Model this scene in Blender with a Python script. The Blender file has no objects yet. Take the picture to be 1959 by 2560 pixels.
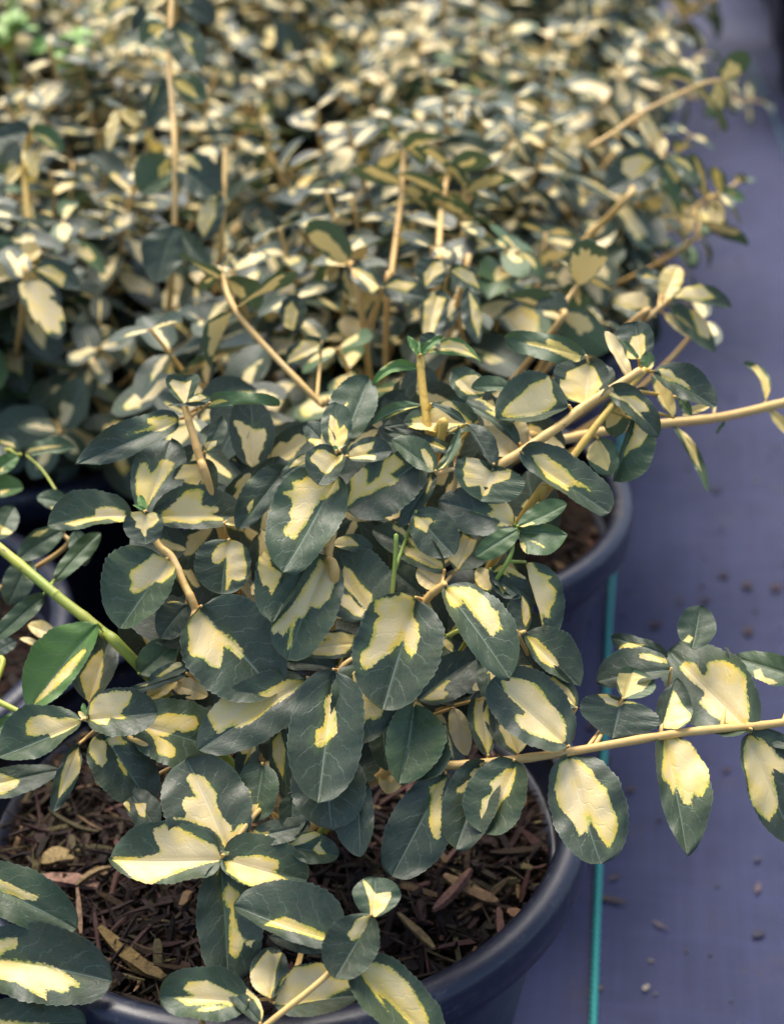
import bpy, math, random
import numpy as np
from mathutils import Vector
R = math.radians
# ------------------------------------------------------------------ camera, sky, sun, exposure
scene = bpy.context.scene
col = scene.collection
POT_H = 0.20
CAM = np.array([0.0, 0.0, 0.441 + POT_H])
PITCH = R(30.1)
FPX = 3900.0
cam_data = bpy.data.cameras.new('camera')
cam = bpy.data.objects.new('camera', cam_data)
col.objects.link(cam)
cam.location = CAM.tolist()
cam.rotation_euler = (R(90) - PITCH, 0, 0)
cam_data.sensor_fit = 'VERTICAL'
cam_data.sensor_height = 36.0
cam_data.lens = FPX / 2560 * 36
cam_data.clip_start = 0.01
cam_data.clip_end = 500
cam_data.dof.use_dof = True
cam_data.dof.focus_distance = 0.572
cam_data.dof.aperture_fstop = 8.5
scene.camera = cam
world = bpy.data.worlds.new('World')
scene.world = world
world.use_nodes = True
wn = world.node_tree
SUN_EL, SUN_AZ = 62.0, 345.0        # azimuth clockwise from +Y, towards the light
sky = wn.nodes.new('ShaderNodeTexSky')
sky.sky_type = 'NISHITA'
sky.sun_disc = False
sky.sun_elevation = R(SUN_EL)
sky.sun_rotation = R(SUN_AZ)
sky.dust_density = 3.0
sky.air_density = 1.0
wn.links.new(sky.outputs[0], wn.nodes['Background'].inputs[0])
wn.nodes['Background'].inputs[1].default_value = 0.15
sun_d = bpy.data.lights.new('sun', 'SUN')
sun_d.energy = 2.6
sun_d.angle = R(38)
sun_d.color = (1.0, 0.93, 0.82)
sun = bpy.data.objects.new('sun', sun_d)
col.objects.link(sun)
sun.location = (0, 0, 3)
sd = Vector((math.sin(R(SUN_AZ)) * math.cos(R(SUN_EL)), math.cos(R(SUN_AZ)) * math.cos(R(SUN_EL)), math.sin(R(SUN_EL))))
sun.rotation_euler = sd.to_track_quat('Z', 'Y').to_euler()
scene.view_settings.view_transform = 'Standard'
scene.view_settings.look = 'None'
scene.view_settings.exposure = 1.0
scene.view_settings.gamma = 1.0

FWD = np.array([0, math.cos(PITCH), -math.sin(PITCH)])
UPV = np.array([0, math.sin(PITCH), math.cos(PITCH)])
RGT = np.array([1.0, 0, 0])
def ray(u, v):
    return FWD + ((u - 979.5) / FPX) * RGT - ((v - 1280) / FPX) * UPV
def pt(u, v, z):
    return CAM + z * ray(u, v)
def at_height(u, v, h):
    r = ray(u, v)
    return CAM + r * ((h - CAM[2]) / r[2])

# ------------------------------------------------------------------ materials
def new_mat(name):
    m = bpy.data.materials.new(name); m.use_nodes = True
    nt = m.node_tree
    return m, nt, nt.nodes['Principled BSDF'], nt.nodes['Material Output']
class NT:
    """small node helper"""
    def __init__(s, nt): s.nt = nt; s.n = nt.nodes; s.l = nt.links
    def node(s, t, **k):
        x = s.n.new(t)
        for a, b in k.items(): setattr(x, a, b)
        return x
    def put(s, sock, v):
        if hasattr(v, 'is_output') or isinstance(v, bpy.types.NodeSocket): s.l.new(v, sock)
        elif isinstance(v, (tuple, list)) and len(v) == 3 and sock.type == 'RGBA': sock.default_value = (*v, 1)
        else: sock.default_value = v
    def math(s, op, a, b=0.0, c=0.0, clamp=False):
        x = s.node('ShaderNodeMath', operation=op, use_clamp=clamp)
        for i, v in enumerate((a, b, c)): s.put(x.inputs[i], v)
        return x.outputs[0]
    def sstep(s, v, lo, hi, a=0.0, b=1.0):
        x = s.node('ShaderNodeMapRange', interpolation_type='SMOOTHSTEP')
        s.put(x.inputs[0], v); s.put(x.inputs[1], lo); s.put(x.inputs[2], hi); s.put(x.inputs[3], a); s.put(x.inputs[4], b)
        return x.outputs[0]
    def mix(s, f, a, b, blend='MIX'):
        x = s.node('ShaderNodeMix', data_type='RGBA', blend_type=blend)
        s.put(x.inputs[0], f); s.put(x.inputs[6], a); s.put(x.inputs[7], b)
        return x.outputs[2]
    def noise(s, vec, scale, detail=2.0, rough=0.5):
        x = s.node('ShaderNodeTexNoise')
        s.put(x.inputs['Vector'], vec); x.inputs['Scale'].default_value = scale
        x.inputs['Detail'].default_value = detail; x.inputs['Roughness'].default_value = rough
        return x.outputs[0]
    def attr(s, name):
        return s.node('ShaderNodeAttribute', attribute_type='GEOMETRY', attribute_name=name)
    def sep(s, v):
        x = s.node('ShaderNodeSeparateXYZ'); s.put(x.inputs[0], v); return x.outputs
    def comb(s, a, b, c):
        x = s.node('ShaderNodeCombineXYZ')
        for i, v in enumerate((a, b, c)): s.put(x.inputs[i], v)
        return x.outputs[0]

def leaf_material():
    m, nt, bs, out = new_mat('variegated_leaf')
    t = NT(nt)
    A = t.sep(t.attr('leafa').outputs['Vector'])      # cream field, freshness, yellow
    B = t.sep(t.attr('leafb').outputs['Vector'])      # along, across, seed
    cr, tone, yel = A[0], A[1], A[2]
    s_, ac, seed = B[0], B[1], B[2]
    aab = t.math('ABSOLUTE', ac)
    vec = t.comb(t.math('MULTIPLY', s_, 2.0), ac, t.math('MULTIPLY', seed, 17.3))
    n_fine = t.noise(vec, 16, 3, .6)
    n_mid = t.noise(vec, 5, 3, .6)
    n_big = t.noise(vec, 1.6, 2)
    crn = t.math('ADD', cr, t.math('MULTIPLY_ADD', n_fine, .052, -.026))
    mask = t.sstep(crn, -.004, .006)
    # veins
    mid = t.sstep(aab, .012, t.math('MULTIPLY_ADD', s_, -.035, .062), 1, 0)
    q = t.math('MULTIPLY', t.math('SUBTRACT', s_, t.math('MULTIPLY', t.math('POWER', aab, 1.25), .30)), 6.2)
    side = t.math('MULTIPLY', t.math('SIGN', ac), .23)
    q = t.math('ADD', t.math('ADD', q, side), t.math('MULTIPLY_ADD', n_mid, .9, t.math('MULTIPLY', seed, 3.7)))
    fr = t.math('ABSOLUTE', t.math('SUBTRACT', t.math('FRACT', q), .5))
    sv = t.sstep(fr, .0, .075, 1, 0)
    sv = t.math('MULTIPLY', sv, t.sstep(aab, .55, .92, 1, 0))
    sv = t.math('MULTIPLY', sv, t.math('MULTIPLY_ADD', n_big, 1.2, .0, clamp=True))
    vor = t.node('ShaderNodeTexVoronoi', feature='DISTANCE_TO_EDGE')
    t.put(vor.inputs['Vector'], t.comb(t.math('MULTIPLY_ADD', n_mid, .12, t.math('MULTIPLY', s_, 2.0)), ac, seed)); vor.inputs['Scale'].default_value = 9
    ret = t.sstep(vor.outputs[0], 0, .08, 1, 0)
    vein = t.math('MAXIMUM', mid, t.math('MULTIPLY', sv, .75))
    vein = t.math('MAXIMUM', vein, t.math('MULTIPLY', ret, .12))
    # green
    g = t.mix(n_big, (.032, .047, .031), (.058, .064, .045))
    g = t.mix(t.sstep(t.math('FRACT', t.math('MULTIPLY', seed, 5.3)), .2, .9), g, (.055, .060, .038))
    g = t.mix(t.sstep(n_mid, .35, .75), g, (.030, .052, .032))
    g = t.mix(tone, g, (.105, .215, .045))
    g = t.mix(t.math('MULTIPLY', vein, .62), g, (.19, .25, .18))
    # pale scurf and small marks
    sp = t.sstep(t.noise(vec, 34, 2), .73, .79)
    g = t.mix(t.math('MULTIPLY', sp, .28), g, (.45, .45, .40))
    # cream
    ev = t.node('ShaderNodeObjectInfo').outputs['Random']
    c = t.mix(n_mid, (.78, .64, .36), (.75, .58, .27))
    c = t.mix(t.sstep(t.math('FRACT', t.math('MULTIPLY', seed, 7.7)), 0, 1, 0, .35), c, (.86, .66, .22))
    c = t.mix(t.math('MULTIPLY', ret, .12), c, (.66, .52, .26))
    c = t.mix(t.math('MULTIPLY', t.math('MAXIMUM', mid, sv), .3), c, (.90, .82, .56))
    yz = t.math('MULTIPLY', t.math('MULTIPLY', yel, 1.5, clamp=True), t.sstep(t.math('ADD', crn, t.math('MULTIPLY', n_mid, .10)), .045, .125, 1, 0))
    yz = t.math('MULTIPLY', yz, t.sstep(n_big, .36, .60, .25, 1))
    yb = t.math('MULTIPLY', yel, t.sstep(n_big, .42, .72))
    c = t.mix(t.math('MAXIMUM', yz, t.math('MULTIPLY', yb, .8)), c, (.84, .60, .085))
    c = t.mix(t.math('MULTIPLY', t.sstep(n_mid, .40, .62), t.sstep(crn, .0, .030, .85, 0)), c, (.36, .42, .05))
    zone = t.math('MULTIPLY', t.sstep(t.math('ADD', crn, t.math('MULTIPLY', n_mid, .06)), -.05, .02), t.sstep(n_big, .42, .60))
    g = t.mix(t.math('MULTIPLY', zone, .7), g, (.085, .125, .055))
    spot = t.sstep(t.noise(vec, 22, 1), .80, .83)
    c = t.mix(t.math('MULTIPLY', spot, .7), c, (.22, .10, .05))
    colr = t.mix(mask, g, c)
    # rim of the blade slightly paler
    colr = t.mix(t.sstep(aab, .965, 1.0, 0, .35), colr, (.20, .24, .17))
    back = t.node('ShaderNodeNewGeometry').outputs['Backfacing']
    gb = t.mix(t.math('MULTIPLY', vein, .3), t.mix(n_mid, (.065, .105, .045), (.085, .13, .058)), (.20, .25, .12))
    cb = t.mix(yel, (.70, .56, .28), (.74, .56, .14))
    cb = t.mix(t.math('MULTIPLY', ret, .2), cb, (.55, .45, .2))
    colb = t.mix(mask, gb, cb)
    fin = t.mix(back, colr, colb)
    t.put(bs.inputs['Base Color'], fin)
    t.put(bs.inputs['Roughness'], t.math('MULTIPLY_ADD', n_mid, .35, .25))
    bs.inputs['Specular IOR Level'].default_value = .42
    bump = t.node('ShaderNodeBump'); bump.inputs['Strength'].default_value = .35; bump.inputs['Distance'].default_value = .0006
    hgt = t.math('SUBTRACT', t.math('MULTIPLY', n_mid, .8), t.math('MULTIPLY', vein, .9))
    hgt = t.math('ADD', hgt, t.math('MULTIPLY', n_fine, .25))
    t.put(bump.inputs['Height'], hgt)
    nt.links.new(bump.outputs[0], bs.inputs['Normal'])
    tr = t.node('ShaderNodeBsdfTranslucent'); t.put(tr.inputs[0], fin)
    ms = t.node('ShaderNodeMixShader'); ms.inputs[0].default_value = .14
    nt.links.new(bs.outputs[0], ms.inputs[1]); nt.links.new(tr.outputs[0], ms.inputs[2])
    nt.links.new(ms.outputs[0], out.inputs[0])
    return m
M_LEAF = leaf_material()

def stem_material(name, a, b, c):
    m, nt, bs, out = new_mat(name)
    t = NT(nt)
    co = t.node('ShaderNodeTexCoord').outputs['Object']
    n1 = t.noise(co, 60, 3); n2 = t.noise(co, 420, 3, .65); n3 = t.noise(co, 16, 2)
    k = t.mix(t.sstep(n3, .35, .65), a, b)
    k = t.mix(t.math('MULTIPLY', t.sstep(n1, .52, .72), .7), k, c)
    k = t.mix(t.math('MULTIPLY', t.sstep(t.noise(co, 110, 4, .7), .62, .68), .75), k, (.20, .12, .06))
    k = t.mix(t.math('MULTIPLY', t.sstep(n2, .62, .72), .5), k, tuple(x * .55 for x in b))
    t.put(bs.inputs['Base Color'], k)
    bs.inputs['Roughness'].default_value = .5
    bu = t.node('ShaderNodeBump'); bu.inputs['Strength'].default_value = .4; bu.inputs['Distance'].default_value = .0004
    t.put(bu.inputs['Height'], n2); nt.links.new(bu.outputs[0], bs.inputs['Normal'])
    return m
M_STEM = {'tan': stem_material('tan_stem', (.68, .44, .135), (.60, .36, .11), (.66, .47, .20)),
          'yel': stem_material('yellow_stem', (.62, .40, .07), (.52, .33, .06), (.45, .36, .08)),
          'grn': stem_material('green_stem', (.42, .42, .05), (.20, .30, .05), (.34, .36, .08))}

def simple_mat(name, color, rough, spec=.5):
    m, nt, bs, out = new_mat(name)
    bs.inputs['Base Color'].default_value = (*color, 1); bs.inputs['Roughness'].default_value = rough
    bs.inputs['Specular IOR Level'].default_value = spec
    return m, NT(nt), bs

def pot_material():
    m, t, bs = simple_mat('dark_blue_plastic', (.012, .017, .034), .4)
    co = t.node('ShaderNodeTexCoord').outputs['Object']
    n1 = t.noise(co, 22, 4, .6); n2 = t.noise(co, 260, 3, .6); n3 = t.noise(co, 1500, 1)
    k = t.mix(n1, (.005, .008, .021), (.011, .015, .034))
    k = t.mix(t.math('MULTIPLY', t.sstep(n2, .55, .75), .4), k, (.09, .085, .085))
    k = t.mix(t.math('MULTIPLY', t.sstep(n3, .77, .8), .5), k, (.30, .30, .28))
    st = t.node('ShaderNodeMapping'); t.put(st.inputs[0], co); st.inputs['Scale'].default_value = (30, 30, 400)
    scr = t.noise(st.outputs[0], 1, 4, .7)
    k = t.mix(t.math('MULTIPLY', t.sstep(scr, .60, .70), .30), k, (.12, .12, .14))
    soilz = t.math('MULTIPLY', t.sstep(t.noise(co, 45, 5, .7), .56, .70), .7)
    k = t.mix(soilz, k, (.040, .034, .032))
    t.put(bs.inputs['Base Color'], k)
    t.put(bs.inputs['Roughness'], t.math('MULTIPLY_ADD', n1, .25, t.math('MULTIPLY_ADD', soilz, .4, .25)))
    bu = t.node('ShaderNodeBump'); bu.inputs['Strength'].default_value = .25; bu.inputs['Distance'].default_value = .0005
    t.put(bu.inputs['Height'], n2); t.l.new(bu.outputs[0], bs.inputs['Normal'])
    return m
M_POT = pot_material()

def ground_material():
    m, t, bs = simple_mat('woven_ground_fabric', (.04, .045, .08), .6, .2)
    co = t.node('ShaderNodeTexCoord').outputs['Object']
    rot = t.node('ShaderNodeMapping'); t.put(rot.inputs[0], co); rot.inputs['Rotation'].default_value = (0, 0, R(8.5))
    v = t.sep(rot.outputs[0])
    wx = t.math('SINE', t.math('MULTIPLY', v[0], 6.2832 / .0030))
    wy = t.math('SINE', t.math('MULTIPLY', v[1], 6.2832 / .0036))
    weave = t.math('MULTIPLY', wx, wy)
    str1 = t.comb(t.math('MULTIPLY', v[0], 150), t.math('MULTIPLY', v[1], 6), 0)
    str2 = t.comb(t.math('MULTIPLY', v[0], 5), t.math('MULTIPLY', v[1], 120), 0)
    s1 = t.noise(str1, 1, 3); s2 = t.noise(str2, 1, 3)
    big = t.noise(co, 5, 4, .6); mid = t.noise(co, 38, 4, .65); fine = t.noise(co, 900, 2, .7)
    k = t.mix(t.sstep(big, .3, .7), (.018, .022, .054), (.032, .036, .084))
    k = t.mix(t.sstep(mid, .45, .8, 0, .45), k, (.020, .022, .045))
    k = t.mix(t.math('MULTIPLY', t.sstep(s1, .35, .75), .3), k, (.046, .048, .125))
    k = t.mix(t.math('MULTIPLY', t.sstep(s2, .4, .75), .3), k, (.042, .044, .115))
    k = t.mix(t.math('MULTIPLY', t.sstep(weave, -.2, 1), .42), k, (.060, .066, .15))
    k = t.mix(t.math('MULTIPLY', t.sstep(fine, .62, .74), .3), k, (.11, .11, .16))
    dirt = t.noise(co, 24, 5, .7); grit = t.noise(co, 420, 3, .75)
    k = t.mix(t.math('MULTIPLY', t.sstep(dirt, .54, .72), t.sstep(grit, .45, .6)), k, (.055, .048, .055))
    k = t.mix(t.math('MULTIPLY', t.sstep(t.noise(co, 3.1, 5, .6), .52, .6), .25), k, (.065, .068, .10))
    t.put(bs.inputs['Base Color'], k)
    t.put(bs.inputs['Roughness'], t.math('MULTIPLY_ADD', mid, .3, .45))
    bu = t.node('ShaderNodeBump'); bu.inputs['Strength'].default_value = .35; bu.inputs['Distance'].default_value = .0006
    t.put(bu.inputs['Height'], t.math('ADD', weave, t.math('MULTIPLY', mid, 2.5)))
    t.l.new(bu.outputs[0], bs.inputs['Normal'])
    return m

def chip_material():
    m, t, bs = simple_mat('bark_and_wood_chips', (.1, .05, .03), .8, .25)
    a = t.attr('tint').outputs['Vector']
    co = t.node('ShaderNodeTexCoord').outputs['Object']
    n = t.noise(co, 700, 3, .7); n2 = t.noise(co, 160, 3)
    k = t.mix(t.sstep(n, .3, .7), a, (0.02, .012, .01), 'MIX')
    k = t.mix(.55, a, k)
    k = t.mix(t.sstep(n2, .45, .75, 0, .4), k, (.035, .022, .018))
    t.put(bs.inputs['Base Color'], k)
    bu = t.node('ShaderNodeBump'); bu.inputs['Strength'].default_value = .7; bu.inputs['Distance'].default_value = .0007
    t.put(bu.inputs['Height'], n); t.l.new(bu.outputs[0], bs.inputs['Normal'])
    return m
M_CHIP = chip_material()

def soil_material():
    m, t, bs = simple_mat('dark_soil', (.02, .012, .01), .95, .2)
    co = t.node('ShaderNodeTexCoord').outputs['Object']
    n = t.noise(co, 220, 5, .7); n2 = t.noise(co, 60, 3)
    k = t.mix(t.sstep(n, .35, .7), (.010, .006, .005), (.050, .026, .018))
    k = t.mix(t.sstep(n2, .5, .7, 0, .5), k, (.035, .030, .014))
    t.put(bs.inputs['Base Color'], k)
    bu = t.node('ShaderNodeBump'); bu.inputs['Strength'].default_value = 1; bu.inputs['Distance'].default_value = .003
    t.put(bu.inputs['Height'], n); t.l.new(bu.outputs[0], bs.inputs['Normal'])
    return m
M_SOIL = soil_material()

# ------------------------------------------------------------------ mesh helpers
def make_mesh(name, V, F, attrs=None, smooth=True):
    """V (n,3) array, F (m,4) array of quads (or list of faces)"""
    me = bpy.data.meshes.new(name)
    V = np.asarray(V, dtype=np.float32)
    if isinstance(F, np.ndarray):
        k = F.shape[1]
        me.vertices.add(len(V)); me.vertices.foreach_set('co', V.ravel())
        me.loops.add(F.size); me.loops.foreach_set('vertex_index', F.ravel().astype(np.int32))
        me.polygons.add(len(F)); me.polygons.foreach_set('loop_start', np.arange(0, F.size, k, dtype=np.int32))
        me.update(calc_edges=True)
    else:
        me.from_pydata(V.tolist(), [], F); me.update()
    if smooth: me.polygons.foreach_set('use_smooth', np.ones(len(me.polygons), dtype=bool))
    for an, arr in (attrs or {}).items():
        a = me.attributes.new(an, 'FLOAT_VECTOR', 'POINT')
        a.data.foreach_set('vector', np.asarray(arr, dtype=np.float32).ravel())
    return me
def link(name, me, mat, parent=None, loc=None):
    o = bpy.data.objects.new(name, me)
    if mat is not None and len(me.materials) == 0: me.materials.append(mat)
    col.objects.link(o)
    if parent is not None: o.parent = parent
    if loc is not None: o.location = tuple(float(x) for x in loc)
    return o
def tag(o, label=None, cat=None, group=None, kind=None):
    for k, v in (('label', label), ('category', cat), ('group', group), ('kind', kind)):
        if v: o[k] = v
    return o
def empty(name, loc):
    o = bpy.data.objects.new(name, None); o.empty_display_size = .05
    col.objects.link(o); o.location = tuple(float(x) for x in loc)
    return o
def grid_faces(nr, nc, flip=False):
    i = np.arange(nr - 1)[:, None] * nc + np.arange(nc - 1)[None, :]
    i = i.ravel()
    f = np.stack([i, i + 1, i + nc + 1, i + nc], 1)
    return f[:, ::-1].copy() if flip else f
class Bag:
    def __init__(s): s.V = []; s.F = []; s.A = []; s.B = []; s.n = 0
    def add(s, V, F, A=None, B=None):
        s.V.append(V); s.F.append(F + s.n); s.n += len(V)
        if A is not None: s.A.append(A)
        if B is not None: s.B.append(B)
    def mesh(s, name, org=(0, 0, 0), an='leafa', bn='leafb'):
        at = {}
        if s.A: at[an] = np.concatenate(s.A)
        if s.B: at[bn] = np.concatenate(s.B)
        return make_mesh(name, np.concatenate(s.V) - np.asarray(org), np.concatenate(s.F), at)
def nrm(v):
    v = np.asarray(v, float); return v / (np.linalg.norm(v, axis=-1, keepdims=True) + 1e-12)
def smooth_path(P, n):
    P = np.asarray(P, float)
    if len(P) == 2: return P[0] + (P[1] - P[0]) * np.linspace(0, 1, n)[:, None]
    Q = np.vstack([2 * P[0] - P[1], P, 2 * P[-1] - P[-2]])
    out = []
    m = max(2, n // (len(P) - 1))
    for i in range(1, len(Q) - 2):
        p0, p1, p2, p3 = Q[i - 1], Q[i], Q[i + 1], Q[i + 2]
        for t in np.linspace(0, 1, m, endpoint=False):
            out.append(.5 * (2 * p1 + (p2 - p0) * t + (2 * p0 - 5 * p1 + 4 * p2 - p3) * t * t + (3 * p1 - p0 - 3 * p2 + p3) * t ** 3))
    out.append(P[-1])
    return np.array(out)
def tube(P, rad, sides=8):
    """closed tube along P; rad scalar or array"""
    P = np.asarray(P, float); n = len(P)
    rad = np.broadcast_to(np.asarray(rad, float), (n,))
    T = nrm(np.gradient(P, axis=0))
    a = np.array([0, 0, 1.0]) if abs(T[0][2]) < .9 else np.array([1.0, 0, 0])
    U = nrm(np.cross(T[0], a)); V = []
    for i in range(n):
        U = nrm(U - T[i] * np.dot(U, T[i])); W = np.cross(T[i], U)
        ang = np.linspace(0, 2 * np.pi, sides, endpoint=False)
        V.append(P[i] + rad[i] * (np.cos(ang)[:, None] * U + np.sin(ang)[:, None] * W))
    V = np.concatenate(V)
    F = []
    for i in range(n - 1):
        for j in range(sides):
            k = (j + 1) % sides
            F.append((i * sides + j, i * sides + k, (i + 1) * sides + k, (i + 1) * sides + j))
    c0, c1 = len(V), len(V) + 1
    V = np.vstack([V, P[0] - T[0] * rad[0] * .4, P[-1] + T[-1] * rad[-1] * .6])
    for j in range(0, sides, 2):
        k = (j + 1) % sides; l = (j + 2) % sides
        F.append((c0, l, k, j))
        b = (n - 1) * sides
        F.append((c1, b + j, b + k, b + l))
    return V, np.array(F)

# ------------------------------------------------------------------ leaf fields
def poly_sdf(px, py, poly):
    """signed distance, positive inside"""
    d2 = np.full(px.shape, 1e18); inside = np.zeros(px.shape, bool)
    n = len(poly)
    for i in range(n):
        ax, ay = poly[i]; bx, by = poly[(i + 1) % n]
        ex, ey = bx - ax, by - ay
        t = np.clip(((px - ax) * ex + (py - ay) * ey) / (ex * ex + ey * ey + 1e-9), 0, 1)
        d2 = np.minimum(d2, (px - ax - t * ex) ** 2 + (py - ay - t * ey) ** 2)
        c = ((ay > py) != (by > py)) & (px < (bx - ax) * (py - ay) / ((by - ay) if by != ay else 1e-9) + ax)
        inside ^= c
    return np.where(inside, 1, -1) * np.sqrt(d2)
def noise1(x, seed):
    i = np.floor(x); f = x - i
    def h(k): return np.modf(np.abs(np.sin(k * 127.1 + seed * 311.7) * 43758.5453))[0]
    u = f * f * (3 - 2 * f)
    return h(i) * (1 - u) + h(i + 1) * u
def auto_field(S, T, rng, amount=1.0, full=False):
    """cream patch of a leaf nobody traced: two lobed halves that follow the side veins"""
    if full: return .5 - np.abs(T) * .52
    out = np.full(S.shape, -1.0)
    for sg in (-1, 1):
        w = rng.uniform(.12, .85) * amount; e = rng.uniform(.45, .92); sd = rng.uniform(0, 99)
        if rng.random() < .1: w *= .3
        q = S - .33 * np.abs(T)
        prof = np.clip((e - q) / (.35 * e), 0, 1) ** .6
        W = w * prof * (.55 + .75 * noise1(q * 8, sd)) * (1 + .2 * noise1(S * 30, sd))
        f = np.minimum((W - np.abs(T)) * .32, (e - q) * .5)
        m = (T >= 0) if sg > 0 else (T <= 0)
        out = np.where(m, f, out)
    return out
def profile(s, p, k):
    a, b = p * k, (1 - p) * k
    f = np.clip(s, 0, 1) ** a * np.clip(1 - s, 0, 1) ** b
    sm = a / (a + b)
    return f / (sm ** a * (1 - sm) ** b)

def free_leaf(rng, base, d, n, length, width, ns=14, nt=6, tone=.05, yel=.2, amount=1.0, full=False, curl=None):
    """a leaf anywhere in space: base point, direction, face normal"""
    d = nrm(d); n = nrm(n - d * np.dot(n, d)); w = np.cross(n, d)
    s = np.linspace(0, 1, ns + 1); t = np.linspace(-1, 1, nt + 1)
    S, T = np.meshgrid(s, t, indexing='ij')
    pw = profile(S, rng.uniform(.42, .54), rng.uniform(.85, 1.05)) * width * .5
    pw = np.maximum(pw, .00035)
    ser = 1 + .035 * (np.abs(T) ** 4) * (1 - 2 * np.modf(S * 13 + .5)[0])
    cup = rng.uniform(-.1, .55); cv = rng.uniform(-.1, .75) if curl is None else curl
    side_bend = rng.uniform(-.12, .12) * length
    H = cup * pw * np.abs(T) ** 1.4 - cv * length * .38 * S ** 2 + rng.uniform(.0, .05) * length * np.sin(S * 6 + rng.uniform(0, 6)) * T
    X = S * length * (1 - .12 * abs(cv) * S)
    P = base + X[..., None] * d + (T * pw * ser + side_bend * S * S)[..., None] * w + H[..., None] * n
    f = auto_field(S, T, rng, amount, full)
    A = np.stack([f, np.full_like(f, tone), np.full_like(f, yel)], -1).reshape(-1, 3)
    B = np.stack([S, T, np.full_like(S, rng.random())], -1).reshape(-1, 3)
    return P.reshape(-1, 3), grid_faces(ns + 1, nt + 1, True), A, B

# ------------------------------------------------------------------ setting: ground
g = make_mesh('ground', [(-30, -8, 0), (30, -8, 0), (30, 60, 0), (-30, 60, 0)], [(0, 1, 2, 3)], smooth=False)
tag(link('ground', g, ground_material()), 'dark blue woven weed fabric covering the ground', kind='structure')

# ------------------------------------------------------------------ pots, mulch
def lathe(prof, seg=72):
    V = []; F = []
    n = len(prof)
    for i in range(seg):
        a = 2 * math.pi * i / seg
        for r, z in prof: V.append((r * math.cos(a), r * math.sin(a), z))
    for i in range(seg):
        j = (i + 1) % seg
        for k in range(n - 1):
            F.append((i * n + k, j * n + k, j * n + k + 1, i * n + k + 1))
    return np.array(V), np.array(F)
H = POT_H
wall_prof = [(.0, .004), (.088, .004), (.094, .010), (.0975, .03), (.106, .09), (.1145, .150), (.1190, H - .029), (.1165, H - .028),
             (.1120, .150), (.0915, .012), (.0, .012)]
wall_me = make_mesh('pot_wall', *lathe(wall_prof))
rp = [(.1175, H - .034), (.1180, H - .012), (.1190, H - .0045)]
for a in np.linspace(180, 0, 9): rp.append((.1250 + .0062 * math.cos(R(a)), H - .0048 + .0048 * math.sin(R(a))))
rp += [(.1318, H - .010), (.1310, H - .0185), (.1285, H - .0205), (.1240, H - .0215), (.1238, H - .0300), (.1205, H - .0306), (.1175, H - .034)]
rim_me = make_mesh('rim', *lathe(rp, 96))
for me in (wall_me, rim_me): me.materials.append(M_POT)

TINTS = [(.17, .075, .055), (.11, .05, .04), (.24, .15, .07), (.30, .19, .09), (.13, .11, .045), (.07, .035, .03), (.20, .10, .08), (.16, .13, .05), (.09, .05, .045)]
def chip(bag, rng, c, L, w, h, yaw, pitch, roll, tint, rough=.25):
    n = 6
    V = []
    seedr = rng.uniform(-rough, rough, (n, 4))
    bendz = rng.uniform(-.12, .12)
    for i in range(n):
        s = i / (n - 1)
        e = 1 - .55 * abs(2 * s - 1) ** rng.uniform(2, 6)
        for j, (a, b) in enumerate(((-1, -1), (1, -1), (1, 1), (-1, 1))):
            V.append(((s - .5) * L + seedr[i, j] * L * .08, a * w * .5 * e * (1 + seedr[i, j]), b * h * .5 * e * (1 + seedr[i, (j + 1) % 4]) + bendz * L * (2 * s - 1) ** 2))
    V = np.array(V)
    F = []
    for i in range(n - 1):
        for j in range(4):
            k = (j + 1) % 4
            F.append((i * 4 + j, i * 4 + k, i * 4 + 4 + k, i * 4 + 4 + j))
    F.append((3, 2, 1, 0)); b = (n - 1) * 4; F.append((b, b + 1, b + 2, b + 3))
    cy, sy, cp, sp, cr, sr = math.cos(yaw), math.sin(yaw), math.cos(pitch), math.sin(pitch), math.cos(roll), math.sin(roll)
    Rx = np.array([[1, 0, 0], [0, cr, -sr], [0, sr, cr]]); Ry = np.array([[cp, 0, -sp], [0, 1, 0], [sp, 0, cp]]); Rz = np.array([[cy, -sy, 0], [sy, cy, 0], [0, 0, 1]])
    V = V @ (Rz @ Ry @ Rx).T + np.asarray(c)
    bag.add(V, np.array(F), np.tile(np.array(tint), (len(V), 1)))
def mulch_mesh(seed, n, big):
    rng = np.random.default_rng(seed)
    bag = Bag()
    for _ in range(n):
        r = .113 * math.sqrt(rng.random()); a = rng.uniform(0, 6.283)
        t = np.array(TINTS[rng.integers(len(TINTS))]) * (rng.uniform(.03, .22) if rng.random() < .72 else rng.uniform(.25, .9))
        k = rng.random()
        if k < .55: L, w, h = rng.uniform(.010, .036) * big, rng.uniform(.0008, .0026), rng.uniform(.0006, .0016)
        elif k < .78: L, w, h = rng.uniform(.005, .015) * big, rng.uniform(.0015, .0048), rng.uniform(.001, .003)
        else: L, w, h = rng.uniform(.012, .034) * big, rng.uniform(.0004, .0009), .0005
        chip(bag, rng, (r * math.cos(a), r * math.sin(a), H - .034 + rng.uniform(0, .010)), min(L, .22 - 1.9 * r), w, h,
             rng.uniform(0, 6.28), rng.normal(0, .34), rng.uniform(-.7, .7), t)
    me = bag.mesh('bark_mulch', an='tint')
    me.polygons.foreach_set('use_smooth', np.zeros(len(me.polygons), dtype=bool))
    me.materials.append(M_CHIP)
    return me
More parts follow.
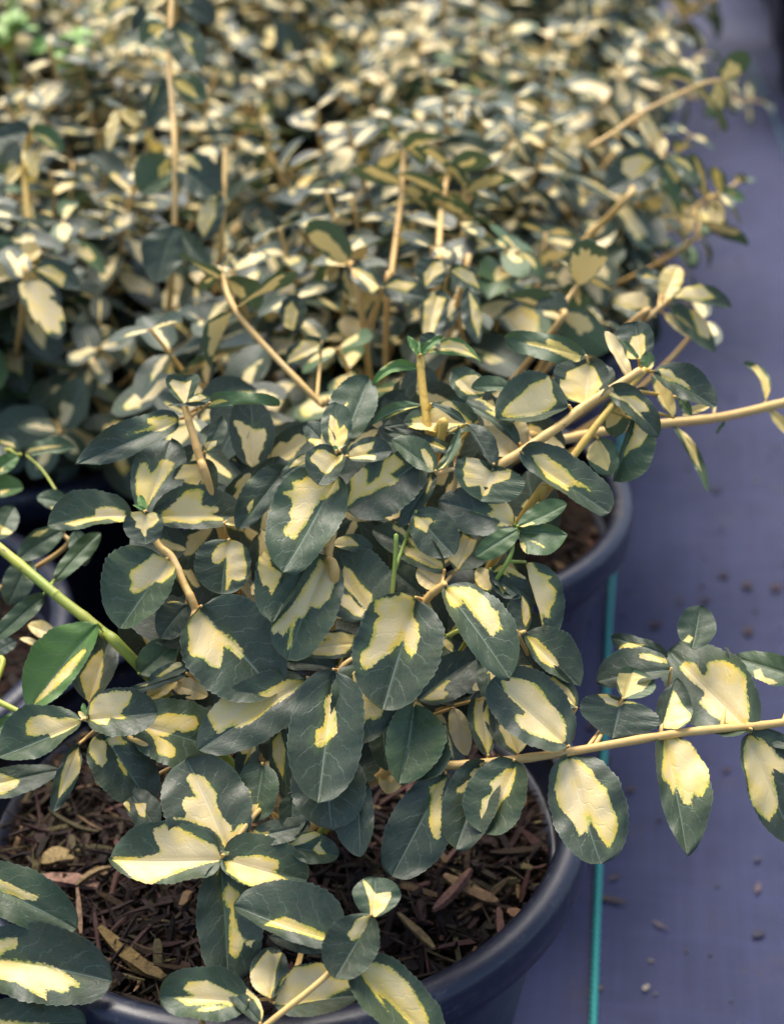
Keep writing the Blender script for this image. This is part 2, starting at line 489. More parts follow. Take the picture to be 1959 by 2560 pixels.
def soil_mesh():
    rng = np.random.default_rng(3)
    nr, ns = 22, 90
    V = [(0, 0, H - .036)]
    for i in range(1, nr + 1):
        for j in range(ns):
            a = 2 * math.pi * j / ns; r = .1168 * i / nr
            V.append((r * math.cos(a), r * math.sin(a), H - .036 + rng.normal(0, .0013) + .003 * math.sin(a * 3 + r * 60)))
    F = [(0, 1 + j, 1 + (j + 1) % ns) for j in range(ns)]
    for i in range(nr - 1):
        for j in range(ns):
            k = (j + 1) % ns
            F.append((1 + i * ns + j, 1 + (i + 1) * ns + j, 1 + (i + 1) * ns + k, 1 + i * ns + k))
    me = make_mesh('soil', V, F); me.materials.append(M_SOIL)
    return me
SOIL = soil_mesh()
MULCH_NEAR = mulch_mesh(11, 2900, 1.0)
MULCH_FAR = mulch_mesh(12, 420, 1.25)

# ------------------------------------------------------------------ generic bush meshes
def bush(seed, nsh=30, tmax=66, lo=.022, rightcut=False, szr=(.027, .043), spread=1.0, am0=.9, am1=1.3, ns=12, nt=4, height=1.0, face=None, yel=.25, tone=.06):
    """leafy shoots fanning from the middle of the pot; local origin at the pot's base"""
    rng = np.random.default_rng(seed)
    lv, st = Bag(), Bag()
    for i in range(nsh):
        az = rng.uniform(0, 6.283) if face is None else face(rng)
        tilt = R(rng.uniform(3, tmax)) * spread
        L = rng.uniform(.12, .215) * height * (1.0 + .15 * (tilt > .8))
        d0 = np.array([math.sin(tilt) * math.cos(az), math.sin(tilt) * math.sin(az), math.cos(tilt)])
        b = np.array([rng.normal(0, .012), rng.normal(0, .012), H - .035])
        p = [b]; d = nrm(d0 + np.array([0, 0, .15])); n = 9
        for k in range(n):
            d = nrm(d + rng.normal(0, .10, 3) + np.array([0, 0, .05 if tilt < .9 else .035]))
            p.append(p[-1] + d * L / n)
        P = smooth_path(p, 18)
        V, F = tube(P, np.linspace(.0019, .0011, len(P)), 6)
        st.add(V, F)
        nodes = max(4, int(L / rng.uniform(.015, .020)))
        ph = rng.uniform(0, 3.14)
        ty, tt = (1.0, .45) if rng.random() < .14 else (yel * rng.uniform(0, 2), tone * rng.uniform(0, 2))
        am = rng.uniform(am0, am1)
        for k in range(nodes):
            f = .24 + .76 * k / (nodes - 1)
            x = f * (len(P) - 1); i0 = min(int(x), len(P) - 2)
            c = P[i0] + (P[i0 + 1] - P[i0]) * (x - i0)
            if c[2] < H + lo: continue
            if rightcut and c[0] - .4 * c[1] > .05 and c[2] < H + .10: continue
            T = nrm(P[i0 + 1] - P[i0]); e1 = nrm(np.cross(T, [0.3, .2, 1.0])); e2 = np.cross(T, e1)
            tip = k >= nodes - 2
            sz = rng.uniform(*szr) * (1 - .45 * (k == nodes - 1) - .18 * (k == nodes - 2))
            for sgn in (0, math.pi):
                a = ph + k * math.pi / 2 + sgn + rng.normal(0, .25)
                o = math.cos(a) * e1 + math.sin(a) * e2
                dd = nrm(o + T * (rng.uniform(.1, .6) if tip else rng.uniform(-.1, .35)) + np.array([0, 0, -.18]))
                nn = nrm(T * .8 + np.array([0, 0, .9]) + rng.normal(0, .28, 3))
                lv.add(*free_leaf(rng, c + o * .0015, dd, nn, sz, sz * rng.uniform(.50, .66), ns, nt, tt, min(1, ty), am * rng.uniform(.8, 1.2)))
    lm = lv.mesh('foliage'); sm = st.mesh('stems')
    lm.materials.append(M_LEAF); sm.materials.append(M_STEM['tan'])
    return lm, sm

# ------------------------------------------------------------------ traced leaves
CROPS = {'A': (0, 880, 3), 'B': (500, 880, 3), 'C': (900, 780, 3), 'D': (1399, 780, 3), 'E': (0, 1400, 3), 'F': (500, 1400, 3), 'G': (900, 1300, 3),
         'H': (1399, 1480, 3), 'I': (0, 2000, 3), 'J': (400, 1900, 2.545), 'K': (900, 1750, 3), 'S': (0, 0, 1),
         'T1': (0, 0, 2.4), 'T2': (600, 300, 2.4), 'T3': (1259, 100, 2.4)}
def depth_of(tok, u, v):
    if tok.startswith('='): return float(tok[1:]) * 1.08
    x = (u - 979.5) / FPX * .55
    return .535 + .000055 * (2500 - v) - .0085 * float(tok) + 1.3 * x * x
LEAVES = """
@P0
A 1345,500 570,830 115 150 0 p.42 | 1335,500 1240,475 1110,487 1105,530 1150,545 1060,580 950,610 1080,590 1160,580 1220,590 1345,510
A 1385,390 1370,168 125 125 .3 p.75 k.9 f.5 | 1380,380 1270,240 1290,205 1380,205 1385,220 1440,205 1400,370
A 1400,390 1578,345 55 38 .5 | 1410,375 1440,340 1500,315 1555,340 1480,370
A 1575,380 1265,398 14 14 .55
B -10,418 603,378 95 12 .1 u t.5 b10 | 0,415 60,380 150,355 220,360 150,385 60,400
A 1085,1200 1285,622 210 190 .6 p.55 | 1085,1205 1050,1110 1020,1050 1020,920 1050,845 1105,820 1120,880 1135,905 1180,850 1215,785 1260,780 1280,805 1315,815 1290,880 1230,960 1180,1040 1105,1150
A 990,1210 340,1265 100 190 .5 p.48 | 940,1190 860,1155 800,1150 710,1165 705,1210 600,1230 470,1270 560,1300 690,1270 820,1245 870,1280 930,1280
A 1085,1195 1090,1438 148 155 1.5 p.45 k.85 | 1090,1215 1050,1190 990,1195 985,1235 1020,1270 1010,1310 1050,1320 1075,1375 1095,1375 1100,1320 1150,1310 1195,1260 1170,1200 1130,1200
A 1140,1215 1862,1220 212 118 .5 p.5 y.8 | 1210,1200 1290,1145 1380,1060 1470,1035 1530,1045 1510,1110 1530,1145 1620,1145 1655,1180 1590,1200 1680,1230 1680,1260 1540,1255 1480,1285 1300,1270 1230,1275
A 1090,1190 1048,1072 35 30 1.3 t1
A 1095,1190 1000,1140 16 14 1.4 t1
E 1250,-10 885,492 195 330 .5 p.42 k.85 | 1230,-30 1335,30 1310,110 1220,170 1150,140 1080,190 1000,240 960,210 985,150 960,125 985,70 1080,0 1150,-60 1200,-40
A 1510,800 1570,1130 100 240 -.9 p.4 | 1500,830 1540,790 1550,900 1510,1000 1310,965 1380,850
A 1500,900 1150,1200 110 110 -1.2
B 40,745 172,475 38 85 -.4 | 20,700 60,670 130,660 120,700 60,740
E 725,478 220,1108 150 230 -.5 t.8 y1 p.5 | 640,655 570,700 470,790 350,920 230,1075 320,1020 440,930 520,860 600,760 645,700
E 670,1055 832,548 205 120 -.9 | 655,1060 600,870 690,720 780,630 780,780 745,960 700,1010
E 612,1200 -30,1465 140 225 .5 y.8 p.5 | 605,1195 520,1175 430,1180 340,1160 240,1190 190,1240 190,1300 250,1310 350,1285 375,1325 480,1285 590,1225
E 650,1180 1182,1130 178 185 1.3 p.43 k.9 | 665,1150 680,1070 740,1015 880,995 1000,1005 970,1070 900,1130 970,1165 900,1180 830,1160 805,1230 740,1225 680,1190
E 640,1190 590,1135 18 18 1.5 t1 c
E 640,1180 625,1070 22 22 1.4 t.8
E 780,1270 1152,1818 215 275 .4 p.42 k.9 | 810,1340 760,1350 690,1305 665,1370 665,1440 720,1540 770,1555 810,1510 800,1440 810,1370 | 810,1340 880,1290 905,1300 920,1340 965,1360 930,1385 850,1380 880,1430 960,1560 975,1600 955,1620 900,1540 870,1440 830,1380
E 1010,1220 1658,1400 272 272 -.2 p.52 k.9 | 1060,1240 1110,1190 1250,1145 1400,1155 1470,1165 1500,1220 1470,1265 1380,1290 1330,1270 1260,1315 1190,1320 1270,1360 1325,1420 1310,1480 1270,1495 1180,1460 1170,1400 1150,1330
F 800,880 -20,1400 215 230 -.9 | 790,890 640,895 400,1030 100,1010 10,1100 130,1290 260,1220 270,1250 380,1220 540,1090 680,1010
S 198,1860 134,2026 26 28 -.6 | 198,1865 170,1890 155,1930 146,1995 175,1965 203,1930
E 1405,800 1112,905 50 65 -.9 | 1165,870 1350,745 1370,790 1200,870
E 1040,850 1312,615 120 120 -1.6 t.3
E 1400,850 920,988 45 45 -1.3 | 1040,940 1110,920 1100,940
E 1330,900 1095,1035 60 60 -2 c y1
E 1290,930 1560,1010 75 75 -2.2 c
E 1400,330 1195,575 130 130 -1.6 | 1240,330 1380,200 1400,300
F 10,345 592,985 275 425 .8 p.42 k.85 y.5 | 10,355 -40,400 -100,490 -90,600 -100,680 -70,730 20,740 80,800 160,805 180,720 190,620 240,650 320,725 360,710 340,650 280,580 220,530 130,470 110,430
B 1020,915 618,1652 205 330 1.25 p.45 k.95 y.8 | 1040,940 1045,1020 960,1080 920,1080 860,1150 800,1270 710,1400 680,1400 670,1375 630,1370 615,1325 690,1250 660,1200 690,1150 680,1095 625,1085 620,1065 700,1040 690,990 780,960 810,930 880,985 950,980
F 900,-160 540,470 62 285 .6 y.7 k.85 | 450,-80 440,100 470,200 510,190 530,275 620,95 540,60 520,-60
F 960,-20 655,722 245 235 .3 k.85 | 890,-20 1000,30 1020,150 970,290 890,365 830,335 780,420 730,420 700,500 690,610 660,660 650,640 680,480 620,555 590,520 550,540 520,500 700,320 860,60
F 1290,420 1000,-20 250 300 -.5 y.6 | 1250,345 1290,320 1290,250 1200,160 1130,60 1070,30 1070,180 1160,260 1240,345 1200,340 1130,260 1060,240 1030,330 1100,370 1150,410 1210,430
F 1615,280 1370,1095 315 345 1.0 p.48 k.9 y.7 | 1615,290 1530,235 1500,270 1380,310 1310,350 1295,410 1345,430 1300,480 1300,550 1265,640 1210,680 1195,760 1210,815 1280,800 1340,740 1440,660 1500,590 1525,530 1540,640 1580,720 1620,680 1650,560 1640,460 1600,390
F 1000,820 880,1795 290 278 .8 p.5 k.95 y.7 | 1000,940 935,1010 930,1080 945,1130 910,1230 870,1250 860,1340 845,1360 890,1385 940,1340 1030,1270 1030,1220 1010,1100
F 1360,640 1130,1362 275 240 .45 p.5 k.9 y.7 n.1 | 1225,945 1190,1010 1170,1085 1205,1110 1190,1220 1215,1245 1270,1175 1290,1205 1360,1170 1380,1100 1300,1060 1250,980 | 1160,820 1185,860 1180,930 1150,920 1140,850
F 1185,620 785,670 112 112 -.6 | 1160,570 1060,545 900,540 870,580 970,590 870,620 790,670 860,710 960,725 1090,700 1140,640
F 1030,800 590,750 75 75 -.9 | 600,720 780,690 800,720 640,745
F 590,1250 645,1785 110 105 -1.4 | 600,1275 545,1360 545,1480 580,1560 620,1640 640,1420
F 400,1355 308,1628 85 90 -1.5 | 370,1370 305,1420 310,1460 350,1450 320,1545 375,1450 420,1430 415,1380
J 1050,-80 1092,445 250 240 .3 | 1125,145 1080,190 1130,210
J 1250,90 1278,603 95 170 -.2 p.45
K 640,550 238,1325 255 215 -.1 p.52 k.95 | 650,575 580,620 520,650 530,740 520,850 515,930 560,1060 600,1040 610,880 610,720
K 935,465 720,1115 185 215 .2 k.9 | 935,490 850,510 820,550 840,580 780,620 720,665 730,700 790,680 850,610
K 1155,450 925,1002 215 230 .9 k.8 p.52 | 1165,490 1100,500 1020,560 960,620 985,650 970,690 910,740 905,790 895,850 910,905 990,850 1050,740 1110,700 1150,590
K 410,20 298,608 262 172 .1 t.15
K 500,100 420,590 220 220 -.2 t.1 p.6
G 1565,1695 995,1180 235 262 1.3 k.82 p.52 y.6 | 1545,1650 1550,1540 1510,1460 1430,1380 1370,1290 1300,1230 1200,1185 1110,1175 1060,1190 1090,1270 1150,1340 1210,1390 1250,1440 1230,1455 1170,1440 1155,1485 1190,1530 1200,1560 1290,1610 1410,1650 1500,1670
K 960,412 900,-85 125 75 -.3 | 960,400 900,290 860,230 850,80 870,-30 950,-40 960,60 970,190 1000,280
K 1180,402 960,-50 135 175 -.1 | 1180,400 1100,340 1040,210 1040,170 1130,230 1260,320 1210,390
K 700,60 795,405 80 80 -2 c
K 250,480 205,700 95 95 -3 c
K 150,80 190,520 110 115 -1.6
G 632,372 85,55 108 155 .2 y.6 | 620,360 530,355 430,310 330,255 290,225 300,200 255,180 330,180 420,210 370,170 310,110 230,50 240,25 310,50 360,110 420,190 500,250 610,310
G 420,-70 705,260 170 170 .4 | 400,-30 410,50 500,95 520,30 560,0 590,60 530,-20
G 720,375 855,50 115 175 -.4 | 640,280 700,230 740,160 770,100 880,140 840,240 790,290 740,365
G 1180,70 863,275 98 78 .9 t.4 k1.1
G 1190,80 1558,112 55 195 .65 t.4 y.9 p.38 | 1215,125 1300,150 1390,200 1380,215 1260,150 | 1185,175 1220,165 1245,200 1245,280 1200,280 1170,230
C 1180,1605 1548,1435 92 58 .85 t.4 y.8 | 1190,1610 1290,1565 1310,1590 1230,1625
C 1158,1590 590,1395 175 170 .3 y1 k.9 | 1150,1590 1155,1500 1110,1420 1040,1395 960,1400 950,1430 1000,1480 960,1505 860,1490 1000,1530 1060,1560 1030,1590 1030,1605 1100,1600
G 635,485 1130,1145 255 152 1.2 p.48 y.8 | 640,495 700,480 800,490 880,520 960,590 980,650 1035,690 1050,770 1070,820 1020,825 1020,855 980,850 880,730 790,620 760,580 770,620 725,630 715,660 670,640 645,580
G 1240,315 1398,945 200 12 .5 p.45 | 1215,335 1290,305 1340,390 1435,430 1410,460 1465,530 1465,600 1430,660 1425,745 1370,705 1380,800 1362,835
G 975,365 1335,630 100 100 .1 | 1000,385 1040,345 1110,340 1230,400 1240,445 1100,390 1140,440 1060,390
G 980,395 1210,575 40 85 -.2 y1 | 1030,490 1090,500 1070,560
G 1235,835 1190,555 115 62 0 | 1240,800 1220,760 1205,600 1215,570 1260,640 1275,730
G 1235,840 1665,1225 190 105 .2 | 1250,855 1330,880 1400,950 1460,1010 1500,1070 1490,1110 1420,1090 1350,1060 1300,960
G 1622,1405 1305,1070 100 100 .4 | 1615,1395 1560,1370 1500,1290 1420,1180 1440,1170 1560,1260 1610,1340
G 1330,1160 1180,955 95 85 -.5 | 1120,1160 1200,1090 1280,1080 1310,1130 1260,1170
G 960,1330 965,1035 90 90 0 | 940,1150 990,1080 1070,1130 1060,1160 980,1215 970,1140
G 420,1345 870,1015 120 205 -.2 y.6 | 470,1335 560,1260 600,1220 670,1170 680,1190 620,1270 670,1290 620,1360 540,1360
G 605,495 430,365 95 100 -.3 c y.5
G 970,525 890,348 70 65 -.2 c
G 480,565 225,345 110 115 -1.5
G 625,855 520,1165 135 130 -.6 | 640,880 700,940 690,990 650,960 610,930 600,1030 580,1070 560,1040 600,920
B 1080,650 1268,172 205 148 .2 t.05 | 1090,420 1080,390 1125,340 1100,400 | 1120,490 1140,470 1140,520
B 1010,740 1012,372 108 128 .75 p.52 y.8 | 1010,735 970,670 960,590 965,530 975,460 1025,500 1045,575 1080,545 1110,590 1100,650 1060,720
B 1000,745 795,530 90 95 .6 k.85 y.9 | 990,745 940,720 870,705 810,670 820,650 900,640 910,595 950,660
B 1045,740 885,992 105 185 1.7 k.85 y.7 | 1080,770 1030,765 1000,760 930,730 880,735 825,800 830,830 880,850 900,880 920,890 970,895 1010,850 1060,820
B 1020,740 1010,700 20 20 1.9 t.8
B 1105,780 1438,718 112 78 1.0 y.5 | 1115,790 1115,745 1180,700 1310,670 1290,720 1240,755 1320,770 1315,810 1200,805
B 870,775 603,945 68 62 .85 y.8 | 805,760 720,800 665,865 740,850 800,825
B 1660,800 1085,1170 240 185 .5 k.85 y.6 | 1130,880 1200,850 1260,900 1250,990 1340,930 1380,810 1450,765 1540,830 1430,910 1500,940 1460,985 1370,1000 1290,1050 1200,1080 1090,1165 1130,1040
B 645,865 290,1310 90 160 -.4 | 240,990 400,910 360,970 250,990 | 350,1150 400,1090 400,1150 370,1200
B 180,1280 450,1230 40 40 -.4 c
B 215,1405 160,1812 195 228 -.4 k.85 | 210,1410 320,1410 330,1500 355,1620 340,1700 290,1720 240,1700 210,1780 190,1780 200,1530 140,1590 90,1580 90,1510 140,1440
B 1060,1180 1320,1245 55 70 -.1 | 1020,1150 1300,1180 1290,1250 1180,1290 1030,1280
B 1000,1440 1295,1465 90 40 -.6 | 990,1490 1000,1350 1130,1390 1200,1450 1100,1455
C 490,310 922,368 58 52 -.3 b75 t1 y1 | 490,310 560,250 660,215 780,240 830,290 900,345 800,320 690,290 560,290
C 432,415 88,542 45 45 -.4 b-65 t1 y1 | 400,360 330,330 200,400 140,440 230,360 300,340
C 440,330 355,175 28 28 -.1 t1
C 450,330 620,182 30 34 -.1 t.9 b20
C 470,290 560,158 70 90 -.5 t.1 y.6 | 460,240 520,210 600,185 480,230
C 450,320 435,210 12 12 .1 t1
C 910,645 690,430 112 118 -.7 | 930,610 800,615 760,590 720,550 710,520 750,490 800,470 870,470 900,500
C 1125,560 833,562 42 80 -.2 u t.5
C 1565,700 1016,795 72 290 .6 p.5 k.95 y.7 | 1480,670 1440,590 1440,540 1410,490 1380,510 1260,560 1210,610 1110,680 1055,765 1120,775 1300,760 1420,720
D 190,685 212,338 250 170 .3 k.85 | 185,680 70,650 0,600 0,520 40,520 50,450 200,355 260,400 320,550 250,620
D 330,620 265,375 90 110 .1
C 1690,325 1072,183 112 98 .2 u t.5 y1 | 1640,385 1650,320 1560,270 1500,230 1410,195 1390,210 1395,245 1320,220 1225,210 1260,240 1390,270 1500,320
C 1000,1140 905,1408 275 275 .9 p.4 k.8 | 990,1180 930,1150 870,1080 845,1060 825,1100 790,1090 790,1140 765,1180 780,1220 770,1250 800,1310 900,1290 910,1350 930,1370 960,1355 990,1280 1050,1270 1120,1250 1130,1200 1165,1190 1150,1170 1080,1185
C 1203,1042 1872,1502 195 125 .7 p.52 k.9 y.7 | 1280,1065 1390,1060 1450,1110 1560,1180 1620,1250 1740,1320 1730,1332 1620,1290 1560,1300 1575,1340 1540,1340 1480,1300 1400,1250 1340,1140
C 800,840 1000,1172 115 22 .55
C 530,690 805,842 30 30 .4 b20 t.1
C 880,820 330,810 120 135 -.5 y.5 | 840,830 700,850 560,930 480,900 330,870 400,830 390,780 450,770 600,690 650,660 740,740 850,820
C 1195,985 655,628 48 92 .35 b-45 | 1060,620 840,640 920,670 1000,740 930,730 1010,785 1060,700
C 1155,1070 930,845 115 150 -.2 c
C 1210,1005 1190,800 60 75 -.1 c y.4
C 475,700 65,855 25 55 -.5 b-40 t.4 y1 | 450,710 350,720 250,760 180,800 300,750 400,735
C 490,810 175,855 60 75 -.8 y.8 | 380,760 480,750 480,860 340,870 400,830
C 565,1192 235,945 75 120 1.3 t.2 y1 | 545,1180 500,1140 470,1090 450,1030 480,1030 530,1080 550,1130
C 575,1190 745,845 32 42 1.2 b-35 t.3 | 580,1180 650,1120 680,1090 620,1170
C 705,1045 165,862 62 52 .4 | 290,910 350,930 350,945 | 480,985 560,970 640,1010 620,1030
C 565,1200 295,1595 70 75 .25 | 530,1210 540,1270 500,1370 490,1350
D 600,355 560,66 190 118 .3 k.85 | 600,340 640,290 635,170 610,155 540,175 525,220 500,290 500,370
D 520,485 338,128 35 60 .6 c y.4
D 590,350 455,200 18 28 .7 t.4
D 660,435 650,300 55 55 .7 t.5 | 640,430 700,370 700,430
D 700,445 1170,695 152 92 .6 p.5 k.95 | 740,415 830,430 870,480 930,510 1010,580 960,560 880,520 800,500 760,470
D 370,560 745,912 115 92 .9 b20 | 350,610 390,590 440,620 560,625 640,680 675,740 600,740 640,795 560,740 500,670 440,650
D 545,800 395,1265 235 18 .4 p.45 k.85 t.2 y1 | 560,820 670,900 640,950 600,1010 560,1020 520,1040 460,1110 500,1000 540,920
D 440,640 400,938 115 110 -.5 u | 350,700 430,640 500,690 510,740 430,830 340,880
D 285,950 385,1218 110 130 -.3 u | 160,1090 240,960 300,960 370,1060 380,1120 360,1190
D 850,792 688,470 40 72 -.1 u | 850,780 760,690 700,560 720,500 820,580 890,660 880,730
D 890,640 985,770 38 38 -.1 t.3
D 1135,700 915,775 25 30 -.3 c y1
D 560,600 672,590 32 30 -.5
H 990,425 1052,100 140 152 .4 | 970,380 920,370 960,315 1000,330 985,360
H 1435,1030 815,385 282 290 1.2 k.82 p.5 y.8 | 1415,970 1420,860 1400,760 1395,650 1300,570 1230,510 1160,500 1100,510 1100,600 1070,600 1010,500 940,480 880,515 930,590 1000,660 1080,720 1080,760 1030,820 1080,860 1130,920 1220,970 1340,990
H 765,1025 870,640 75 200 .5 p.35 | 760,1010 850,720 920,840 1005,950 880,1040
H 805,470 372,325 90 62 0 | 640,395 560,415 430,430 440,400 500,375 600,385
H 835,570 265,640 92 190 .3 | 805,530 680,515 600,490 580,455 680,455 800,500
H 480,798 555,560 95 205 0 p.55 u | 480,790 460,760 400,630 560,590 690,660 620,740
H 470,795 400,1088 300 310 .4 p.4 k1.05 | 470,810 400,800 290,735 210,735 320,800 350,835 440,855 480,830 580,835 540,820
H 1800,640 1305,480 125 110 0 u t.4 | 1450,590 1500,570 1530,640 1590,650 1630,680 1560,700 1480,710
H 1300,520 1238,400 14 14 .2
H 60,1222 312,2030 315 240 .6 k.82 p.5 | 60,1240 150,1250 230,1330 270,1400 340,1470 380,1590 430,1690 435,1770 410,1860 370,1915 300,1840 250,1740 210,1670 215,1760 240,1840 200,1790 140,1830 110,1740 50,1670 0,1620 -40,1480 -10,1290
H 775,1075 955,1970 255 130 .6 p.4 k1.0 | 780,1090 870,1085 980,1130 1060,1230 1100,1310 1125,1400 1090,1500 1050,1555 1005,1510 985,1560 990,1615 930,1580 900,1500 875,1390 870,1480 850,1520 820,1430 770,1415 755,1370 775,1230
H 1425,1050 1800,1870 260 200 .6 k.9 y.6 | 1430,1060 1520,1100 1620,1190 1700,1280 1690,1370 1590,1310 1640,1500 1660,1600 1610,1680 1580,1720 1500,1660 1430,1600 1400,1490 1365,1330 1380,1160
H 1430,1045 1820,1160 60 60 .3
I 1662,430 812,425 205 268 .45 p.42 k.9 | 1655,420 1620,340 1550,310 1440,250 1330,200 1240,200 1150,240 1170,310 1200,370 1160,390 1040,410 840,405 830,430 900,490 950,540 1000,600 1130,635 1300,560 1500,480 1640,450
J 432,578 170,-15 290 262 -.1 k.85 | 420,570 380,490 330,440 180,385 80,385 90,365 180,370 135,280 155,235 235,235 200,180 165,110 200,75 280,100 320,150 360,200 370,300 405,370 460,420 455,470 510,405 545,420 550,480 490,500
J 395,605 945,750 195 165 .5 p.42 k.9 | 415,640 500,600 640,595 760,630 765,680 730,690 830,745 700,770 570,835 500,790 420,720
J 390,655 442,1418 235 188 .2 p.5 k.95 | 370,690 385,700 360,735 | 430,780 520,850 470,910 480,990 500,1080 530,1130 520,1220 485,1270 445,1220 445,1080 450,960 410,890 400,850 | 540,1140 600,1150 580,1190 545,1185
J 405,605 425,580 14 14 .9 t.6
J 1145,1155 468,915 95 290 1.0 p.42 k.85 y.8 | 1080,1155 990,1130 900,1100 760,1065 660,1055 700,1010 790,985 950,1050 1080,1110
J 1065,1200 690,1115 60 60 .8
J 1345,985 1108,1388 165 172 1.6 y1 p.52 | 1340,985 1290,990 1240,1020 1210,1080 1185,1110 1220,1150 1260,1120 1300,1060
J 1352,1000 1365,735 140 165 1.4 y.9 p.55 | 1340,1000 1330,900 1280,740 1340,800 1370,845 1470,835 1470,870 1430,950 1370,1000
J 565,1530 -5,1500 160 195 .8 y.8 k.9 | 535,1555 500,1490 380,1440 300,1400 180,1405 140,1450 210,1490 80,1500 170,1560 290,1550 380,1540 480,1560 | 210,1600 300,1555 460,1560 300,1605
J 700,1512 755,1180 155 85 .5 | 700,1505 610,1475 555,1420 580,1340 640,1260 690,1195 710,1220 780,1205 740,1330 730,1440
J 725,1545 1268,1475 205 135 .3 | 730,1540 770,1420 850,1340 1000,1300 1040,1290 1080,1370 1200,1390 1240,1420 1150,1460 1060,1500 920,1530 830,1560
J 640,1672 395,1415 45 95 1.0 | 640,1665 640,1600 600,1530 460,1420 560,1460 680,1560 760,1575 700,1640
J 1240,1285 1790,1800 205 195 1.1 y.7 k.9 | 1270,1310 1340,1280 1440,1310 1560,1400 1640,1500 1700,1600 1730,1700 1650,1720 1560,1620 1480,1530 1400,1470 1460,1600 1380,1500 1310,1390
J 588,482 958,398 80 88 -.3 | 580,490 590,440 640,460 700,450 680,480 620,490
J 820,540 1140,600 110 95 -.6 | 815,540 900,480 1020,450 1020,480 940,520 850,545 | 970,560 1030,500 1020,540 1065,590 1010,595
J 650,20 588,385 145 140 -.8 | 550,180 575,200 570,280 625,265 590,350 570,290
J 850,200 850,480 90 90 -.9
I 960,-80 1180,205 125 120 -.6 | 910,0 970,20 980,100 930,50 | 1010,20 1100,20 1090,130 1040,110
A 410,1710 752,1340 75 80 -4 t.3
E 330,260 -60,600 80 85 -3 t.25
A 560,1340 640,1600 80 80 -5 t.1
@LC
S -90,1975 152,1916 34 44 .2 | -40,1925 10,1935 52,1948 45,1965 10,1985 -40,1995
I -250,560 572,965 245 185 1 y1 k.95 | -60,570 20,600 130,650 200,690 300,715 270,755 180,745 60,700 -60,650
I -250,1150 838,1320 275 315 .7 k.9 y.5 | -100,1165 150,1180 330,1205 470,1250 520,1300 600,1350 590,1390 520,1380 500,1440 340,1410 360,1505 250,1450 120,1370 -100,1330 | -60,1040 120,1030 140,1070 110,1110 40,1120 0,1150 -60,1160
I -250,1700 655,1660 185 120 1.2 k.9 | -100,1630 100,1650 390,1665 300,1720 -100,1730
E 160,1150 -50,1290 50 50 -.3 t.7
@LA
A 190,768 563,703 95 32 -10 t.1 | 185,765 230,720 350,700 500,690 400,715 250,740
A 150,762 -120,640 90 90 -10.3 | 0,655 100,680 120,720 0,680
A 140,768 -60,905 60 60 -9.5 t.7 | 0,880 40,840 20,900
A -120,1030 182,1000 92 80 -9 t.7 | 0,1035 90,1015 50,1050 0,1080
A 520,1150 278,1078 70 75 -8.5 t.2 | 430,1160 370,1155 400,1190
A -20,1400 105,1145 90 95 -7 t.1 | 0,1290 60,1320 130,1395 0,1360
A 470,1330 130,1545 95 95 -6 t.1 y.8 | 225,1390 280,1350 380,1320 300,1385
E 225,-10 60,330 110 120 -7 t.1 | 150,60 250,150 200,130
E 420,570 212,480 60 60 -7 c
E 300,640 150,580 25 25 -7 c y1
E 120,600 -60,690 60 50 -7
@P1
D 850,845 1107,1345 35 48 -8 b45 u | 870,850 950,870 1010,960 1030,1100 1060,1200 980,1080 920,940
D 1540,672 1378,372 38 48 -8 b-70 u | 1540,660 1500,520 1430,400 1480,390 1560,500 1575,600
D 1570,735 1770,950 38 38 -8 u c
D 1238,820 1168,912 14 14 -8 t.4
D 1150,760 1160,690 12 12 -8 t.2 c
T2 490,1325 268,1445 62 62 =.68 | 480,1330 380,1320 290,1410 280,1450 400,1420 470,1380
T2 330,1050 310,1262 80 85 =.7 | 310,1080 270,1130 260,1240 320,1255 350,1150
T2 1170,825 1115,1000 95 92 =.7 | 1160,840 1100,920 1110,990 1160,940 1230,910 1210,850
T2 1190,1020 1130,1335 80 85 =.68 | 1160,1030 1100,1100 1090,1280 1150,1300 1190,1200 1230,1080
T2 1370,1000 1425,1335 58 62 =.68 | 1370,1020 1390,1200 1430,1300 1460,1180
T2 1258,880 1452,1032 60 58 =.69 | 1260,900 1320,880 1400,920 1440,1010 1340,960
T2 850,1005 660,870 75 60 =.72 | 830,1000 800,1050 740,970 670,900 700,880 790,930
T2 860,1005 1125,1060 100 70 =.72 | 860,1000 940,960 1060,980 1000,1030
T2 1170,690 790,825 45 80 =.78 | 1160,690 1000,650 900,700 960,720 890,775 1010,730
T2 1220,685 1605,855 50 42 =.78 b40 | 1230,680 1400,690 1500,740 1550,800 1400,720
T2 1200,500 845,540 45 55 =.82 | 1180,480 1000,470 860,480 950,500
T2 620,820 770,770 40 40 =.78 c
T2 600,830 540,990 40 40 =.78 | 590,860 530,930 530,980 590,940
T2 640,850 830,1040 60 60 =.76 | 680,880 790,930 830,1000 790,1040 700,950
T3 905,1660 650,1560 70 90 =.72 | 870,1610 740,1600 650,1560 740,1450 800,1470 870,1520
T3 1010,1545 1365,1585 90 22 =.72 | 1020,1540 1080,1480 1180,1470 1270,1540 1180,1560
T3 1000,1580 1272,1860 62 70 =.72 | 1110,1620 1180,1630 1250,1720 1230,1790 1170,1760
T3 960,1545 1045,1345 80 60 =.73 c
T3 950,1435 790,1400 50 50 =.74 | 940,1430 850,1400 820,1420
T3 960,1640 1160,1790 35 35 =.72 c
T3 380,1660 180,1600 60 120 =.7 | 330,1680 240,1650 230,1620 300,1620 390,1670
@P2
T3 950,715 605,880 120 135 =.85 y1 | 900,720 820,690 710,720 705,780 760,820 820,800
T3 1130,1000 1088,1172 45 48 =.86 c
T3 1270,955 1270,1140 50 50 =.86 c t.3
